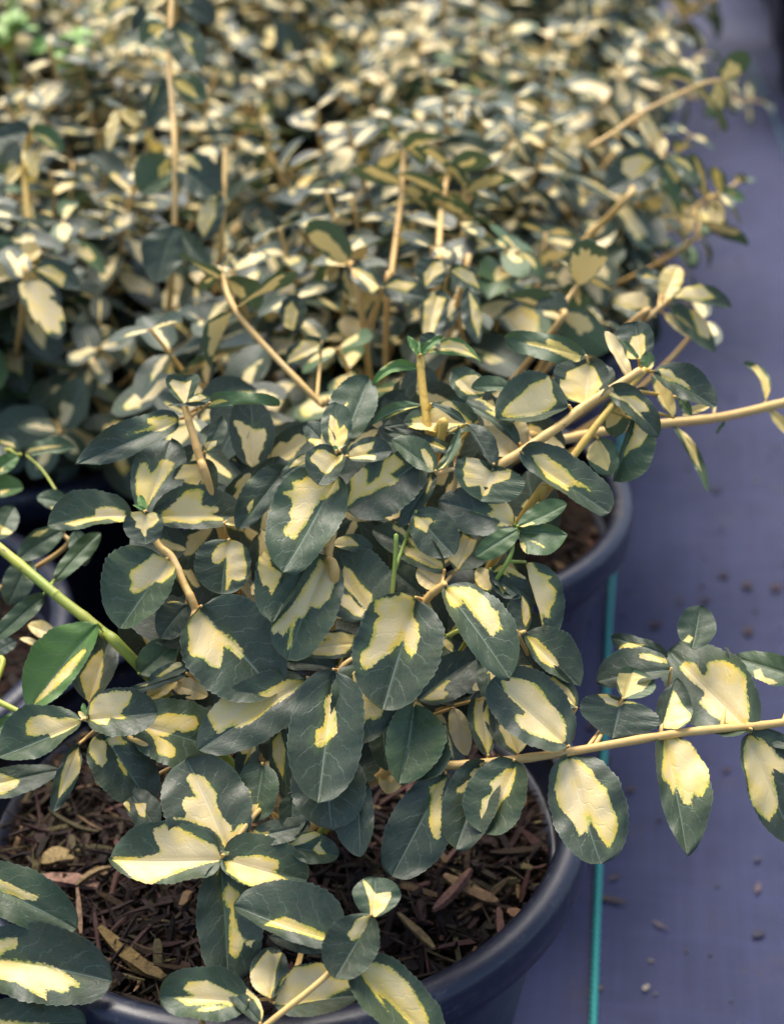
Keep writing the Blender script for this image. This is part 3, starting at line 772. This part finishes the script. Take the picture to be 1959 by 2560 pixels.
T3 1300,912 1445,950 42 38 =.86 t.6 | 1320,910 1370,910 1420,940
T3 945,700 1045,980 60 55 =.85 u y1 | 960,740 1020,760 1060,830 1030,860
T3 985,680 1185,870 50 55 =.85 | 1000,690 1100,730 1130,790
T3 830,470 912,630 48 48 =.87 c y.5
T3 940,580 945,680 40 40 =.87 c y.6
T3 1200,880 1150,860 40 40 =.86 c
T3 420,560 330,780 80 70 =.9 c y1
@LB
T1 1040,150 1205,422 110 115 =.82 | 1050,160 1160,230 1140,260 1170,340 1110,270
T1 1000,140 848,270 80 80 =.84 u y1 | 990,140 900,150 890,190 940,200 925,250 970,190
T1 1075,-10 1295,120 85 60 =.82 | 1080,0 1160,0 1150,15
T1 1000,-20 870,60 30 30 =.82 c y1
T1 890,40 800,180 30 50 =.85
T1 1045,455 1235,605 75 70 =.83 u y1 | 1045,480 1090,470 1160,520 1190,590 1120,560 1060,530
T1 1010,470 900,760 70 80 =.86 | 950,480 920,560 900,650 940,560
T1 1048,960 1332,1178 122 95 =.8 y.5 | 1040,970 1080,930 1140,930 1210,1000 1200,1020 1130,980 1120,1030 1060,1020
T1 1030,970 838,1150 90 145 =.81 u t.4 y1 | 1020,930 950,1000 950,1060 1020,1030
T1 1040,1345 935,1690 118 130 =.78
T1 1060,1370 1262,1610 60 60 =.79
T1 130,1540 240,1480 60 60 =.78 c
T1 210,1600 500,1720 80 60 =.76 | 210,1610 300,1590 400,1650 380,1720
T1 100,1560 -20,1680 60 50 =.76 c
T1 180,760 -60,830 60 60 =.8
T1 185,770 380,900 70 40 =.82 t.4 y1 | 200,790 280,810 360,880 300,860
T1 150,880 220,1060 40 40 =.82 c y1
T1 160,1200 175,1400 40 40 =.82 c y1
T1 130,1000 40,1100 30 40 =.82 c y1
T1 700,660 650,900 35 40 =.86 c y1
T1 720,660 840,750 35 35 =.86 c y1
T1 1320,1160 1210,1440 80 70 =.8 | 1300,1170 1190,1200 1180,1350 1220,1420 1290,1300
"""
STEMS = """
@P0
R tan 10 A 1620,1200,-1.5 1500,800,-.3 1430,560,0 1385,400,.15
R tan 10 E 1560,700,-2 1460,350,0 1380,180,.2 1290,-20,.25 1190,-110,.3 1085,-315,.5
R tan 12 B 1000,1860,-1 960,1530,.2 1000,1290,.4 1020,760,.8
R tan 11 G 300,900,-1.5 400,750,-.8 520,570,0 640,480,.7
R tan 7 E 1300,1500,-2 900,1300,-.5 640,1190,.6
R tan 7 J 700,300,-2 420,600,.2
R tan 8 J 300,1500,-.5 430,1900,.9 660,1700,1.5 1060,1370,1.2 1200,1180,.7 1345,985,1.1
R tan 7 J 900,1200,-3 760,1450,-1 705,1530,.1
R tan 11 K 300,480,-1.5 640,490,-.3 950,470,0 1497,400,.5 2247,270,.65 2600,225,.7 3000,190,.8 3300,150,.8
R tan 12 C 700,1500,-2 1000,1190,.3 1220,1040,.4 1500,850,.5 1687,700,.5 1897,570,.6 2100,440,.7
R yel 10 C 1200,1560,-1.2 1370,1380,-.2 1597,1080,.2 1827,780,.5 2137,430,.6
R tan 6 C 650,1500,-1 565,1190,1.1
R grn 6 G 800,900,-1.5 270,1000,-1.6 270,110,.6
R grn 6 G 900,600,-1.2 1175,75,.75
R tan 7 F 1100,1200,-2 1050,830,.3 1360,640,.4
R yel 11 C 560,1100,-.9 530,960,-.6 500,820,-.5 460,500,-.4 450,320,-.3
R tan 6 G 900,1000,-1 1230,838,.15
R grn 13 E 1030,780,-2 760,530,-1.5 480,310,-1.3 350,200,-1.2 0,-90,-1.2 -250,-290,-1.2
@LC
R grn 8 E -300,940,-1 -50,1045,-.6 170,1150,-.4
R tan 8 I -500,300,0 -250,560,1
R tan 8 I -500,1300,0 -250,1150,.7
@LA
R grn 5 A -150,900,-11 160,770,-10
R grn 6 A -250,1300,-8 -20,1400,-7
R tan 6 A 300,1600,-8 480,1330,-6.5
N grn 3 A 495,1160,-9 330,900,-10 200,775,-10
@P1
R tan 12 D -500,1020,-5.5 0,960,-7 300,900,-7.5 750,840,-8 1200,790,-8 1680,680,-8 1900,620,-8
R tan 8 T2 560,1750,=.68 460,1680,=.66 0,1180,=.68 -120,900,=.7
R tan 8 T2 1180,1000,=.72 1190,820,=.74 1210,500,=.78 1260,280,=.8
R tan 7 T2 1330,1000,=.72 1340,830,=.76 1345,560,=.79 1345,390,=.8
R tan 7 T2 880,1100,=.74 910,900,=.76 960,500,=.8 985,150,=.82
R tan 7 T3 700,1750,=.71 840,1680,=.72x 1000,1550,=.72
R tan 7 T3 250,1800,=.7 340,1620,=.71 480,1420,=.72
R tan 8 T2 720,1100,=.73 640,850,=.77 600,820,=.78
@P2
R tan 8 T3 640,1050,=.84 780,870,=.86x 950,700,=.86
R tan 5 T3 1000,1300,=.86 1150,1000,=.86 1270,930,=.86
N tan 5 T3 520,640,=.84 680,540,=.86 820,440,=.88 1000,350,=.9 1200,260,=.92 1350,240,=.93
@LB
N tan 7 T1 1010,1900,=.83 1035,1600,=.81 1048,1370,=.8x 1050,950,=.8 1035,650,=.815 1015,350,=.83 1035,-60,=.85
N yel 8 T1 330,1850,=.79 200,1500,=.8x 150,1050,=.82 180,770,=.82
N tan 6 T1 1290,1750,=.83 1330,1450,=.81 1345,1150,=.81x 1350,900,=.82
R tan 8 T1 150,1750,=.76 130,1580,=.77
"""
def parse(text):
    out = {}; cur = None
    for ln in text.strip().splitlines():
        ln = ln.strip()
        if not ln: continue
        if ln[0] == '@': cur = out.setdefault(ln[1:], [])
        else: cur.append(ln)
    return out
def to_px(crop, x, y):
    ox, oy, sc = CROPS[crop]; return ox + x / sc, oy + y / sc

def traced_leaf(line, idx):
    rng = np.random.default_rng(1000 + idx)
    head, *pol = [z.strip() for z in line.split('|')]
    tk = head.split(); crop = tk[0]; sc = CROPS[crop][2]
    b = np.array(to_px(crop, *map(float, tk[1].split(',')))); e = np.array(to_px(crop, *map(float, tk[2].split(','))))
    wl, wr = float(tk[3]) / sc, float(tk[4]) / sc
    o = dict(p=.48, k=1.12, b=0.0, t=.04, y=.65, f=None, n=None); under = full = False
    for f in tk[6:]:
        if f == 'u': under = True
        elif f == 'c': full = True
        else: o[f[0]] = float(f[1:])
    L = e - b; ln = np.hypot(*L)
    nl = np.array([L[1], -L[0]]) / ln           # image left of the midrib
    small = ln < 40
    ns, nt = (24, 8) if small else (66, 20)
    S, T = np.meshgrid(np.linspace(0, 1, ns + 1), np.linspace(-1, 1, nt + 1), indexing='ij')
    pr = np.maximum(profile(S, o['p'], o['k']), .03)
    teeth = 12 + 5 * rng.random()
    saw = np.modf(S * teeth + rng.random())[0]
    edge = 1 + np.abs(T) ** 5 * (.050 * (.5 - saw) + .030 * (noise1(S * 9, idx) - .5) * 2)
    W = np.where(T > 0, wl, wr) * pr * T * edge
    bend = o['b'] / sc * 4 * S * (1 - S) + rng.uniform(-.025, .025) * ln * np.sin(S * 3.14) * (0 if o['b'] else 1)
    U = b[0] + L[0] * S + nl[0] * (W + bend)
    Vv = b[1] + L[1] * S + nl[1] * (W + bend)
    z = depth_of(tk[5], b[0], b[1])
    B0 = pt(b[0], b[1], z)
    toc = nrm(CAM - B0)
    dimg = nrm(L[0] * RGT - L[1] * UPV)
    lean = rng.uniform(.15, .55)
    N = nrm(toc * 1.0 + np.array([0, 0, .62]) + dimg * rng.uniform(-.12, .30) + RGT * rng.normal(0, .16) + UPV * rng.normal(0, .10))
    # every outline point is set down on the leaf's own plane
    rays = FWD + ((U - 979.5) / FPX)[..., None] * RGT - ((Vv - 1280) / FPX)[..., None] * UPV
    o['t'] += rng.uniform(-.02, .12) if rng.random() < .5 else 0
    tt = np.dot(B0 - CAM, N) / (rays @ N)
    P = CAM + rays * tt[..., None]
    Lm = ln / FPX * z
    wm = (wl + wr) * .5 / FPX * z
    fold = rng.uniform(.10, .62) if o['f'] is None else o['f']
    Hh = fold * wm * pr * np.abs(T) ** 1.3 - .5 * fold * wm * pr
    Hh -= rng.uniform(.0, .30) * Lm * (S - .35) ** 2
    Hh += .055 * Lm * np.sin(S * rng.uniform(4, 9) + rng.uniform(0, 6)) * T * np.abs(T)
    Hh += .014 * Lm * np.sin(S * 24 + T * 3 + idx) * np.abs(T) * (1 - .5 * S)
    Hh -= .10 * wm * np.exp(-(T / .10) ** 2) * (1 - .6 * S)        # sunk midrib
    P = P + Hh[..., None] * N
    if pol:
        f = np.full(S.shape, -1.0)
        for pp in pol:
            pts = [to_px(crop, *map(float, q.split(','))) for q in pp.split()]
            f = np.maximum(f, poly_sdf(U, Vv, pts) / ln)
    elif full: f = .35 - np.abs(T) * .36 + .03 * noise1(S * 9, idx)
    else: f = np.full(S.shape, -1.0)
    mx = max(f.max(), .001)
    A = np.stack([f, np.full_like(f, o['t']), np.full_like(f, o['y'])], -1).reshape(-1, 3)
    Bm = np.stack([S, T, np.full_like(S, rng.random())], -1).reshape(-1, 3)
    F = grid_faces(ns + 1, nt + 1)
    # make faces point to the camera (or away, when the photo shows the underside)
    Pf = P.reshape(-1, 3); mid = F[len(F) // 2]
    fn = np.cross(Pf[mid[1]] - Pf[mid[0]], Pf[mid[3]] - Pf[mid[0]])
    if (np.dot(fn, toc) > 0) == under: F = F[:, ::-1].copy()
    return B0, Pf, F, A, Bm, b, ln
L_ALL, S_ALL = parse(LEAVES), parse(STEMS)

def add_shoots(root, key, base):
    """shoots (stem meshes) with one child per leaf; leaf goes to the stem nearest its base"""
    org = np.array(root.location)
    shoots = []
    for ln in S_ALL.get(key, []):
        tk = ln.split(); crop = tk[3]; r = float(tk[2]); P = []
        if tk[0] == 'R': P.append(base + np.array([random.uniform(-.01, .01), random.uniform(-.01, .01), 0]))
        rr = []
        for q in tk[4:]:
            x, y, d = q.split(','); u, v = to_px(crop, float(x), float(y)); z = depth_of(d.rstrip('x'), u, v)
            P.append(pt(u, v, z)); rr.append(r / FPX * z)
        rr = ([rr[0] * 1.15] if tk[0] == 'R' else []) + rr
        Q = smooth_path(P, 14 * len(P))
        rad = np.interp(np.linspace(0, 1, len(Q)), np.linspace(0, 1, len(rr)), rr) * np.linspace(1.08, .9, len(Q))
        rad = rad * (1 + .10 * np.maximum(0, np.sin(np.linspace(0, len(P) * 5.0, len(Q)))) ** 6)
        bag = Bag(); bag.add(*tube(Q, rad, 12))
        shoots.append(dict(mat=M_STEM[tk[1]], Q=Q, bag=bag, leaves=[]))
    for i, ln in enumerate(L_ALL.get(key, [])):
        lf = traced_leaf(ln, i + 300 * sorted(L_ALL).index(key))
        best = None
        for sh in shoots:
            dd = np.linalg.norm(sh['Q'] - lf[0], axis=1); k = dd.argmin()
            if best is None or dd[k] < best[0]: best = (dd[k], sh, k)
        d, sh, k = best
        if d > .0012:       # petiole or short twig
            a = sh['Q'][max(0, k - int(min(8, d * 400)))]; c = lf[0]
            if d > .03: sh['leaves'].append(lf); continue
            m1 = a * .4 + c * .6 + nrm(c - CAM) * (.35 * d + .001)
            sh['bag'].add(*tube(smooth_path([a, m1, c], 9), np.linspace(.0009 if d > .01 else .0007, .0006, 9)[:len(smooth_path([a, m1, c], 9))], 6))
        sh['leaves'].append(lf)
    for sh, ln in zip(shoots, S_ALL.get(key, [])):
        if not ln.split()[4].split(',')[2].startswith('=') and '#' not in ln: continue
        rg = np.random.default_rng(len(ln) + int(abs(sh['Q'][-1][0]) * 1e4))
        Q = sh['Q']; acc = np.concatenate([[0], np.cumsum(np.linalg.norm(np.diff(Q, axis=0), axis=1))])
        node = acc[-1]; k = 0; ph = rg.uniform(0, 3)
        while node > .05 + .3 * acc[-1] and k < (0 if 'x' in ln else 3):
            i0 = min(np.searchsorted(acc, node), len(Q) - 1); c = Q[i0]; T = nrm(Q[i0] - Q[max(0, i0 - 3)])
            e1 = nrm(np.cross(T, [.3, .2, 1.0])); e2 = np.cross(T, e1)
            for sg in (0, math.pi):
                a = ph + k * math.pi / 2 + sg
                o_ = math.cos(a) * e1 + math.sin(a) * e2; sz = rg.uniform(.026, .036) * (.55 if k == 0 else .85 if k == 1 else 1)
                dd = nrm(o_ + T * (.28 if k < 2 else .0) + np.array([0, 0, -.2]))
                V, F, A, B = free_leaf(rg, c + o_ * .001, dd, T * .8 + np.array([0, 0, .9]) + rg.normal(0, .25, 3), sz, sz * .58, 24, 8, .06, .5, 1.1)
                sh['leaves'].append((c, V, F, A, B, None, None))
            node -= rg.uniform(.018, .026) if k else .007; k += 1
    for sh in shoots:
        so = link('shoot', sh['bag'].mesh('shoot', org), sh['mat'], root)
        for (B0, V, F, A, B, _, _) in sh['leaves']:
            me = make_mesh('leaf', V - B0, F, {'leafa': A, 'leafb': B})
            link('leaf', me, M_LEAF, so, B0 - org)

# ------------------------------------------------------------------ lay out the bed
random.seed(5)
ALONG = np.array([.160, .987]); ACROSS = np.array([-.987, .160]); STEP = .267
P00 = np.array([-.041, .518])
def spot(row, k):
    off = .082 if row % 2 else 0.0
    return P00 + ACROSS * STEP * row + ALONG * (STEP * k + off)
def potted(loc, label, foliage=None, rot=0.0, scale=1.0, group=None, near=False):
    root = empty('potted_shrub', (loc[0], loc[1], 0))
    tag(root, label, 'potted plant', group)
    w = link('pot', wall_me, None, root); w.rotation_euler.z = rot
    link('rim', rim_me, None, w)
    s = link('soil', SOIL, None, root)
    mu = link('bark_mulch', MULCH_NEAR if near else MULCH_FAR, None, root); mu['kind'] = 'stuff'
    mu.rotation_euler.z = rot
    if foliage:
        for nm, me in zip(('foliage', 'stems'), foliage):
            o = link(nm, me, None, root); o.rotation_euler.z = rot; o.scale = (scale,) * 3
            o.location.z = (1 - scale) * (H - .035)
    return root
NEARVAR = [bush(20, nsh=60, am0=.6, am1=1.05, lo=.03, rightcut=True, yel=.3), bush(21, nsh=80, am0=.7, am1=1.15, tmax=84, lo=-.01, yel=.3), bush(22, nsh=84, am0=.55, am1=.95, tmax=74, lo=.005, yel=.4)]
VAR = [bush(30 + i, nsh=[66, 74, 62, 70][i], szr=(.026, .042), ns=8, height=1.06, tmax=76, lo=-.02, yel=[.2, .4, .3, .6][i]) for i in range(4)]
GRP = 'variegated shrubs in dark pots'
SIDEBED = bush(60, nsh=90, tmax=89, lo=-.12, ns=8, am0=.5, am1=.8, szr=(.026, .040), height=1.25)
# the near plant
NEAR0 = np.array([-.052, .525])
root0 = potted(NEAR0, 'nearest potted shrub in sharp focus, its dark rim curving through the lower right', near=True, group=GRP, rot=.4)
for o in list(root0.children): o.scale = (1.05, 1.05, 1.0)
b0 = np.array([NEAR0[0] + .01, NEAR0[1], H - .034])
add_shoots(root0, 'P0', b0)
# inner foliage nobody can count, behind the traced leaves
rng = np.random.default_rng(77)
HULL = [(330, 1180), (560, 1060), (900, 1010), (1300, 960), (1400, 1130), (1280, 1400), (1380, 1640), (1290, 1780), (1040, 1960), (760, 1960), (560, 1860), (330, 1760), (360, 1500)]
fill = Bag(); cnt = 0
while cnt < 150:
    u, v = rng.uniform(300, 1420), rng.uniform(950, 1980)
    if poly_sdf(np.array([u]), np.array([v]), HULL)[0] < 10: continue
    z = .535 + .000055 * (2500 - v) + rng.uniform(.022, .075)
    c = pt(u, v, z)
    if c[2] < H + .012: continue
    cnt += 1
    a = rng.uniform(0, 6.283); d = math.cos(a) * RGT + math.sin(a) * UPV
    n = nrm(nrm(CAM - c) + np.array([0, 0, .5]) + rng.normal(0, .4, 3))
    ll = rng.uniform(.024, .036)
    fill.add(*free_leaf(rng, c - d * ll * .5, d, n, ll, ll * rng.uniform(.55, .7), 22, 8, .02, .3, rng.uniform(.3, .9)))
fo = link('foliage', fill.mesh('foliage', np.array(root0.location)), M_LEAF, root0); fo['kind'] = 'stuff'
# second plant behind it
r1 = potted(spot(0, 1) + np.array([.006, .008]), 'shrub behind the nearest one, long yellow branch reaching right over the fabric', NEARVAR[0], 0.0, .98, GRP)
add_shoots(r1, 'P1', np.array([spot(0, 1)[0], spot(0, 1)[1], H - .034]))
r2 = potted(spot(0, 2), 'third shrub from the front beside the path, with drooping tips over it', NEARVAR[1], 2.1, 1.0, GRP)
add_shoots(r2, 'P2', np.array([spot(0, 2)[0], spot(0, 2)[1], H - .034]))
lc = potted(spot(1, -1), 'shrub mostly cut off at the bottom left corner, three large dark leaves over the mulch', None, .3, 1, GRP)
add_shoots(lc, 'LC', np.array([spot(1, -1)[0], spot(1, -1)[1], H - .034]))
la = potted(spot(1, 0), 'shrub at the left edge with small fresh green leaves beside the nearest plant', None, 3.3, .8, GRP)
add_shoots(la, 'LA', np.array([spot(1, 0)[0], spot(1, 0)[1], H - .034]))
lb = potted(spot(1, 1), 'shrub with one tall upright stem and bare mulch in its pot, second row', NEARVAR[2], 4.0, 1.0, GRP)
add_shoots(lb, 'LB', np.array([spot(1, 1)[0], spot(1, 1)[1], H - .034]))
ORD = ['first', 'second', 'third', 'fourth', 'fifth', 'sixth', 'seventh', 'eighth', 'ninth', 'tenth', 'eleventh', 'twelfth']
done = {(0, 0), (0, 1), (0, 2), (1, -1), (1, 0), (1, 1)}
for row in range(0, 5):
    for k in range(-2, 12):
        if (row, k) in done: continue
        x, y = spot(row, k)
        if y < .55: continue
        zc = y * math.cos(PITCH) + .35 * math.sin(PITCH)
        if x + .15 < -.252 * zc: continue
        if y > (2.9 if row == 0 else 2.1): continue
        v = VAR[(row * 3 + k + 1) % 4]
        j = random.uniform(.92, 1.12)
        potted(spot(row, k), f'blurred variegated shrub, {ORD[k]} plant back in the {ORD[row]} row from the path', v, random.uniform(0, 6.28), j, GRP)
# bed on the far side of the path
for i in range(6):
    y = 2.40 + i * .28; x = .69 + .16 * (y - 2.40)
    potted((x, y), f'dim grey-green shrub across the path at the top right corner, {ORD[i]} from the front', SIDEBED, random.uniform(0, 6), 1.0, 'shrubs across the path')

# ------------------------------------------------------------------ wood chips lying on the near mulch
def big_chip(u0, v0, u1, v1, wpx, tint, label, hh=.0025, lift=.012):
    a = at_height(u0, v0, H - .036 + lift); b = at_height(u1, v1, H - .036 + lift)
    c = (a + b) / 2; d = b - a; L = np.linalg.norm(d); wm = wpx / FPX * .68
    bag = Bag(); rg = np.random.default_rng(int(u0 + v0))
    chip(bag, rg, (0, 0, 0), L, wm, hh, math.atan2(d[1], d[0]), 0, rg.uniform(-.25, .25), tint, .18)
    me = bag.mesh('wood_chip', an='tint')
    me.polygons.foreach_set('use_smooth', np.zeros(len(me.polygons), dtype=bool))
    tag(link('wood_chip', me, M_CHIP, None, c), label, 'wood chip', 'large wood chips on the mulch')
big_chip(252, 2335, 412, 2462, 34, (.20, .135, .045), 'long straight olive brown splinter of wood beside the inner pot rim at the lower left')
big_chip(98, 2150, 186, 2138, 42, (.36, .26, .11), 'short blocky pale yellow wood chip on the mulch above the long splinter', .005)
big_chip(95, 2190, 245, 2210, 40, (.30, .17, .12), 'wide flat pinkish brown wood chip under the blocky pale one')
big_chip(190, 2205, 275, 2160, 14, (.26, .18, .08), 'thin tan sliver crossing the flat pinkish chip', .002, .015)
big_chip(195, 2225, 204, 2342, 12, (.24, .15, .09), 'narrow upright brown stick at the tip of the lower left leaf', .002, .014)
big_chip(1110, 2195, 1245, 2262, 28, (.34, .21, .10), 'tan wood chip lying across the mulch at the right of the near pot', .003)
big_chip(1085, 2282, 1178, 2180, 20, (.26, .13, .09), 'reddish wood sliver crossed over the tan chip on the right', .003, .016)
big_chip(1268, 2282, 1338, 2302, 26, (.38, .20, .11), 'orange brown chip touching the right inner rim')
big_chip(995, 2283, 1085, 2370, 16, (.28, .19, .08), 'slim yellowish stick low in the mulch right of the small front leaf', .002, .014)
big_chip(1245, 2270, 1252, 2350, 16, (.22, .11, .08), 'short dark red chip pointing down near the right rim', .003, .014)
big_chip(640, 2170, 720, 2210, 10, (.28, .13, .10), 'thin red twig on the mulch between the centre leaves', .002, .016)
# ------------------------------------------------------------------ cord and litter on the fabric
def cord(name, pts, r, label, ca=(.0, .10, .105), cb=(.012, .34, .29)):
    P = [at_height(u, v, r) for u, v in pts]
    Q = smooth_path(P, 260)
    n = len(Q); rad = r * (1 + .10 * np.sin(np.arange(n) * 2.2))
    bag = Bag(); bag.add(*tube(Q, rad, 10))
    m, t, bs = simple_mat(name + '_fibre', (.0, .24, .22), .55)
    co = t.node('ShaderNodeTexCoord').outputs['Object']; v = t.sep(co)
    w = t.math('SINE', t.math('MULTIPLY', t.math('ADD', v[1], t.math('MULTIPLY', v[0], 2.0)), 1150))
    n2 = t.noise(co, 900, 2)
    t.put(bs.inputs['Base Color'], t.mix(t.sstep(w, -.9, .6), ca, cb))
    tag(link(name, bag.mesh(name, (0, 0, 0)), m), label, 'cord')
cord('cord', [(1474, 2800), (1482, 2560), (1493, 2250), (1511, 1820), (1521, 1560), (1530, 1430), (1540, 1280), (1556, 1000)], .0021, 'teal green twisted cord lying straight on the fabric beside the pots')
cord('cord', [(1870, 150), (1895, 200), (1925, 270), (1965, 380), (2040, 560)], .0028, 'faint blurred teal cord at the right edge across the path', (.02, .05, .09), (.04, .12, .17))
def litter(u, v, L, w, tint, label, yaw, grp='bits of litter on the fabric'):
    L *= .62; w *= .62; c = at_height(u, v, .0015); rg = np.random.default_rng(int(u * 3 + v))
    bag = Bag(); s = np.linspace(0, 1, 9); T0 = np.linspace(-1, 1, 5)
    S, T = np.meshgrid(s, T0, indexing='ij')
    pr = np.maximum(profile(S, .45, 1.0), .05) * w / 2
    P = np.stack([(S - .5) * L, T * pr * (1 + .3 * rg.normal(size=S.shape)), .0006 + .12 * w * np.abs(T) * rg.uniform(.2, .8) + .05 * L * (S - .5) ** 2], -1).reshape(-1, 3)
    cy, sy = math.cos(yaw), math.sin(yaw)
    P = P @ np.array([[cy, sy, 0], [-sy, cy, 0], [0, 0, 1]])
    bag.add(P, grid_faces(9, 5), np.tile(np.array(tint), (len(P), 1)))
    tag(link('leaf_scrap', bag.mesh('leaf_scrap', an='tint'), M_CHIP, None, c), label, 'litter', grp)
litter(1614, 2470, .0085, .004, (.42, .36, .28), 'small pale seed-like scrap on the fabric at the bottom right', 1.0)
for i, (u, v, L, w, y, lab) in enumerate([
    (1636, 1562, .015, .009, 1.2, 'brown leaf scrap on the fabric just right of the cord, above the low branch'),
    (1870, 1578, .018, .011, 1.5, 'largest brown leaf scrap, standing right of the topmost leaf of the low branch'),
    (1762, 1502, .014, .007, .3, 'brown scrap directly above the topmost leaf of the low branch'),
    (1940, 1470, .016, .010, .6, 'brown scrap closest to the right edge of the fabric'),
    (1865, 1465, .013, .012, 1.0, 'roundish brown scrap left of the one closest to the right edge'),
    (1515, 1905, .014, .009, .9, 'dark scrap beside the cord, below where the low branch crosses it'),
    (1577, 1975, .010, .006, .6, 'small dark crumb between the two hanging oval leaves'),
    (1815, 1925, .008, .006, 0, 'tiny dark scrap between the second and third hanging leaves'),
    (1808, 1440, .013, .010, .3, 'faint dark scrap uppermost in the group on the fabric'),
    (1480, 1815, .013, .010, 1.1, 'pinkish brown scrap against the pot, left of the cord'),
    (1700, 1500, .009, .006, .4, 'smallest brown crumb of the upper group on the fabric')]):
    litter(u, v, L, w, ((.070, .043, .045), (.085, .055, .056), (.055, .040, .045))[i % 3], lab, y)
litter(1527, 2250, .030, .006, (.10, .07, .06), 'long dark brown scrap touching the teal cord', -.35)
litter(1650, 2315, .018, .003, (.17, .13, .12), 'thin pale brown fibre on the fabric right of the cord', -.7)
litter(1895, 2335, .014, .007, (.06, .062, .09), 'flat greyish flake on the fabric near the right edge', .2)
litter(1893, 2148, .010, .005, (.08, .08, .11), 'tiny pale curl on the fabric near the right edge', .6)
litter(1893, 2220, .016, .004, (.20, .14, .13), 'thin reddish scrap below the tiny pale curl', 1.2)
litter(1790, 1225, .014, .010, (.06, .06, .09), 'faint round flake on the fabric below the long branch', .3)
litter(1535, 2195, .012, .004, (.12, .08, .07), 'short dark crumb beside the teal cord', .5)
rg = np.random.default_rng(8); gb = Bag()
for i in range(900):
    if i < 380:      # crumbs gather along the pots
        k = rg.integers(0, 6); c = spot(0, k); a = rg.uniform(-1.9, 1.1); rr_ = .10 + abs(rg.normal(0, .022)); x, y = c[0] + rr_ * math.cos(a), c[1] + rr_ * math.sin(a)
    else: y = rg.uniform(.5, 2.4); x = .10 + .16 * (y - .57) + rg.uniform(0, .42)
    sz = rg.uniform(.0005, .0019) * (1.3 if i < 380 else 1)
    chip(gb, rg, (x, y, .001), sz * rg.uniform(1, 3), sz, sz * .6, rg.uniform(0, 6), 0, 0, np.array([(.16, .12, .09), (.05, .035, .03), (.30, .26, .22), (.10, .09, .10)][rg.integers(4)]))
tag(link('grit', gb.mesh('grit', an='tint'), M_CHIP), 'fine crumbs of bark and grit strewn on the fabric', kind='stuff')
# ------------------------------------------------------------------ small bright weeds growing among the far shrubs
def weed(u, v, z, n, sz, label):
    c = pt(u, v, z); rg = np.random.default_rng(int(u))
    root = empty('weed', c - np.array([0, 0, .06])); tag(root, label, 'weed')
    lv, st = Bag(), Bag()
    for i in range(n):
        a = rg.uniform(0, 6.28); d = nrm(np.array([math.cos(a), math.sin(a), rg.uniform(-.1, .7)]))
        bpt = np.array([0, 0, .06]) + rg.normal(0, sz * .35, 3)
        V, F, A, B = free_leaf(rg, bpt, d, np.array([0, -.2, 1]) + rg.normal(0, .3, 3), sz, sz * .6, 10, 4, 1.0, 1.0, .0)
        A[:, 0] = -1 if i % 6 else .2
        lv.add(V, F, A, B)
        st.add(*tube(smooth_path([(0, 0, -.02), (0, 0, .04), bpt], 8), .0009, 5))
    m = bpy.data.materials.get('bright_weed_leaf')
    if not m:
        m, t, bs = simple_mat('bright_weed_leaf', (.16, .34, .06), .5)
        nn = t.noise(t.node('ShaderNodeTexCoord').outputs['Object'], 60, 2)
        t.put(bs.inputs['Base Color'], t.mix(nn, (.13, .30, .06), (.30, .45, .08)))
    link('foliage', lv.mesh('foliage'), m, root); link('stems', st.mesh('stems'), M_STEM['grn'], root)
weed(172, 160, 1.18, 26, .022, 'bright lime green weed poking up left of the tall stem')
weed(20, 80, 1.3, 16, .022, 'green weed at the upper left edge among the shrubs')
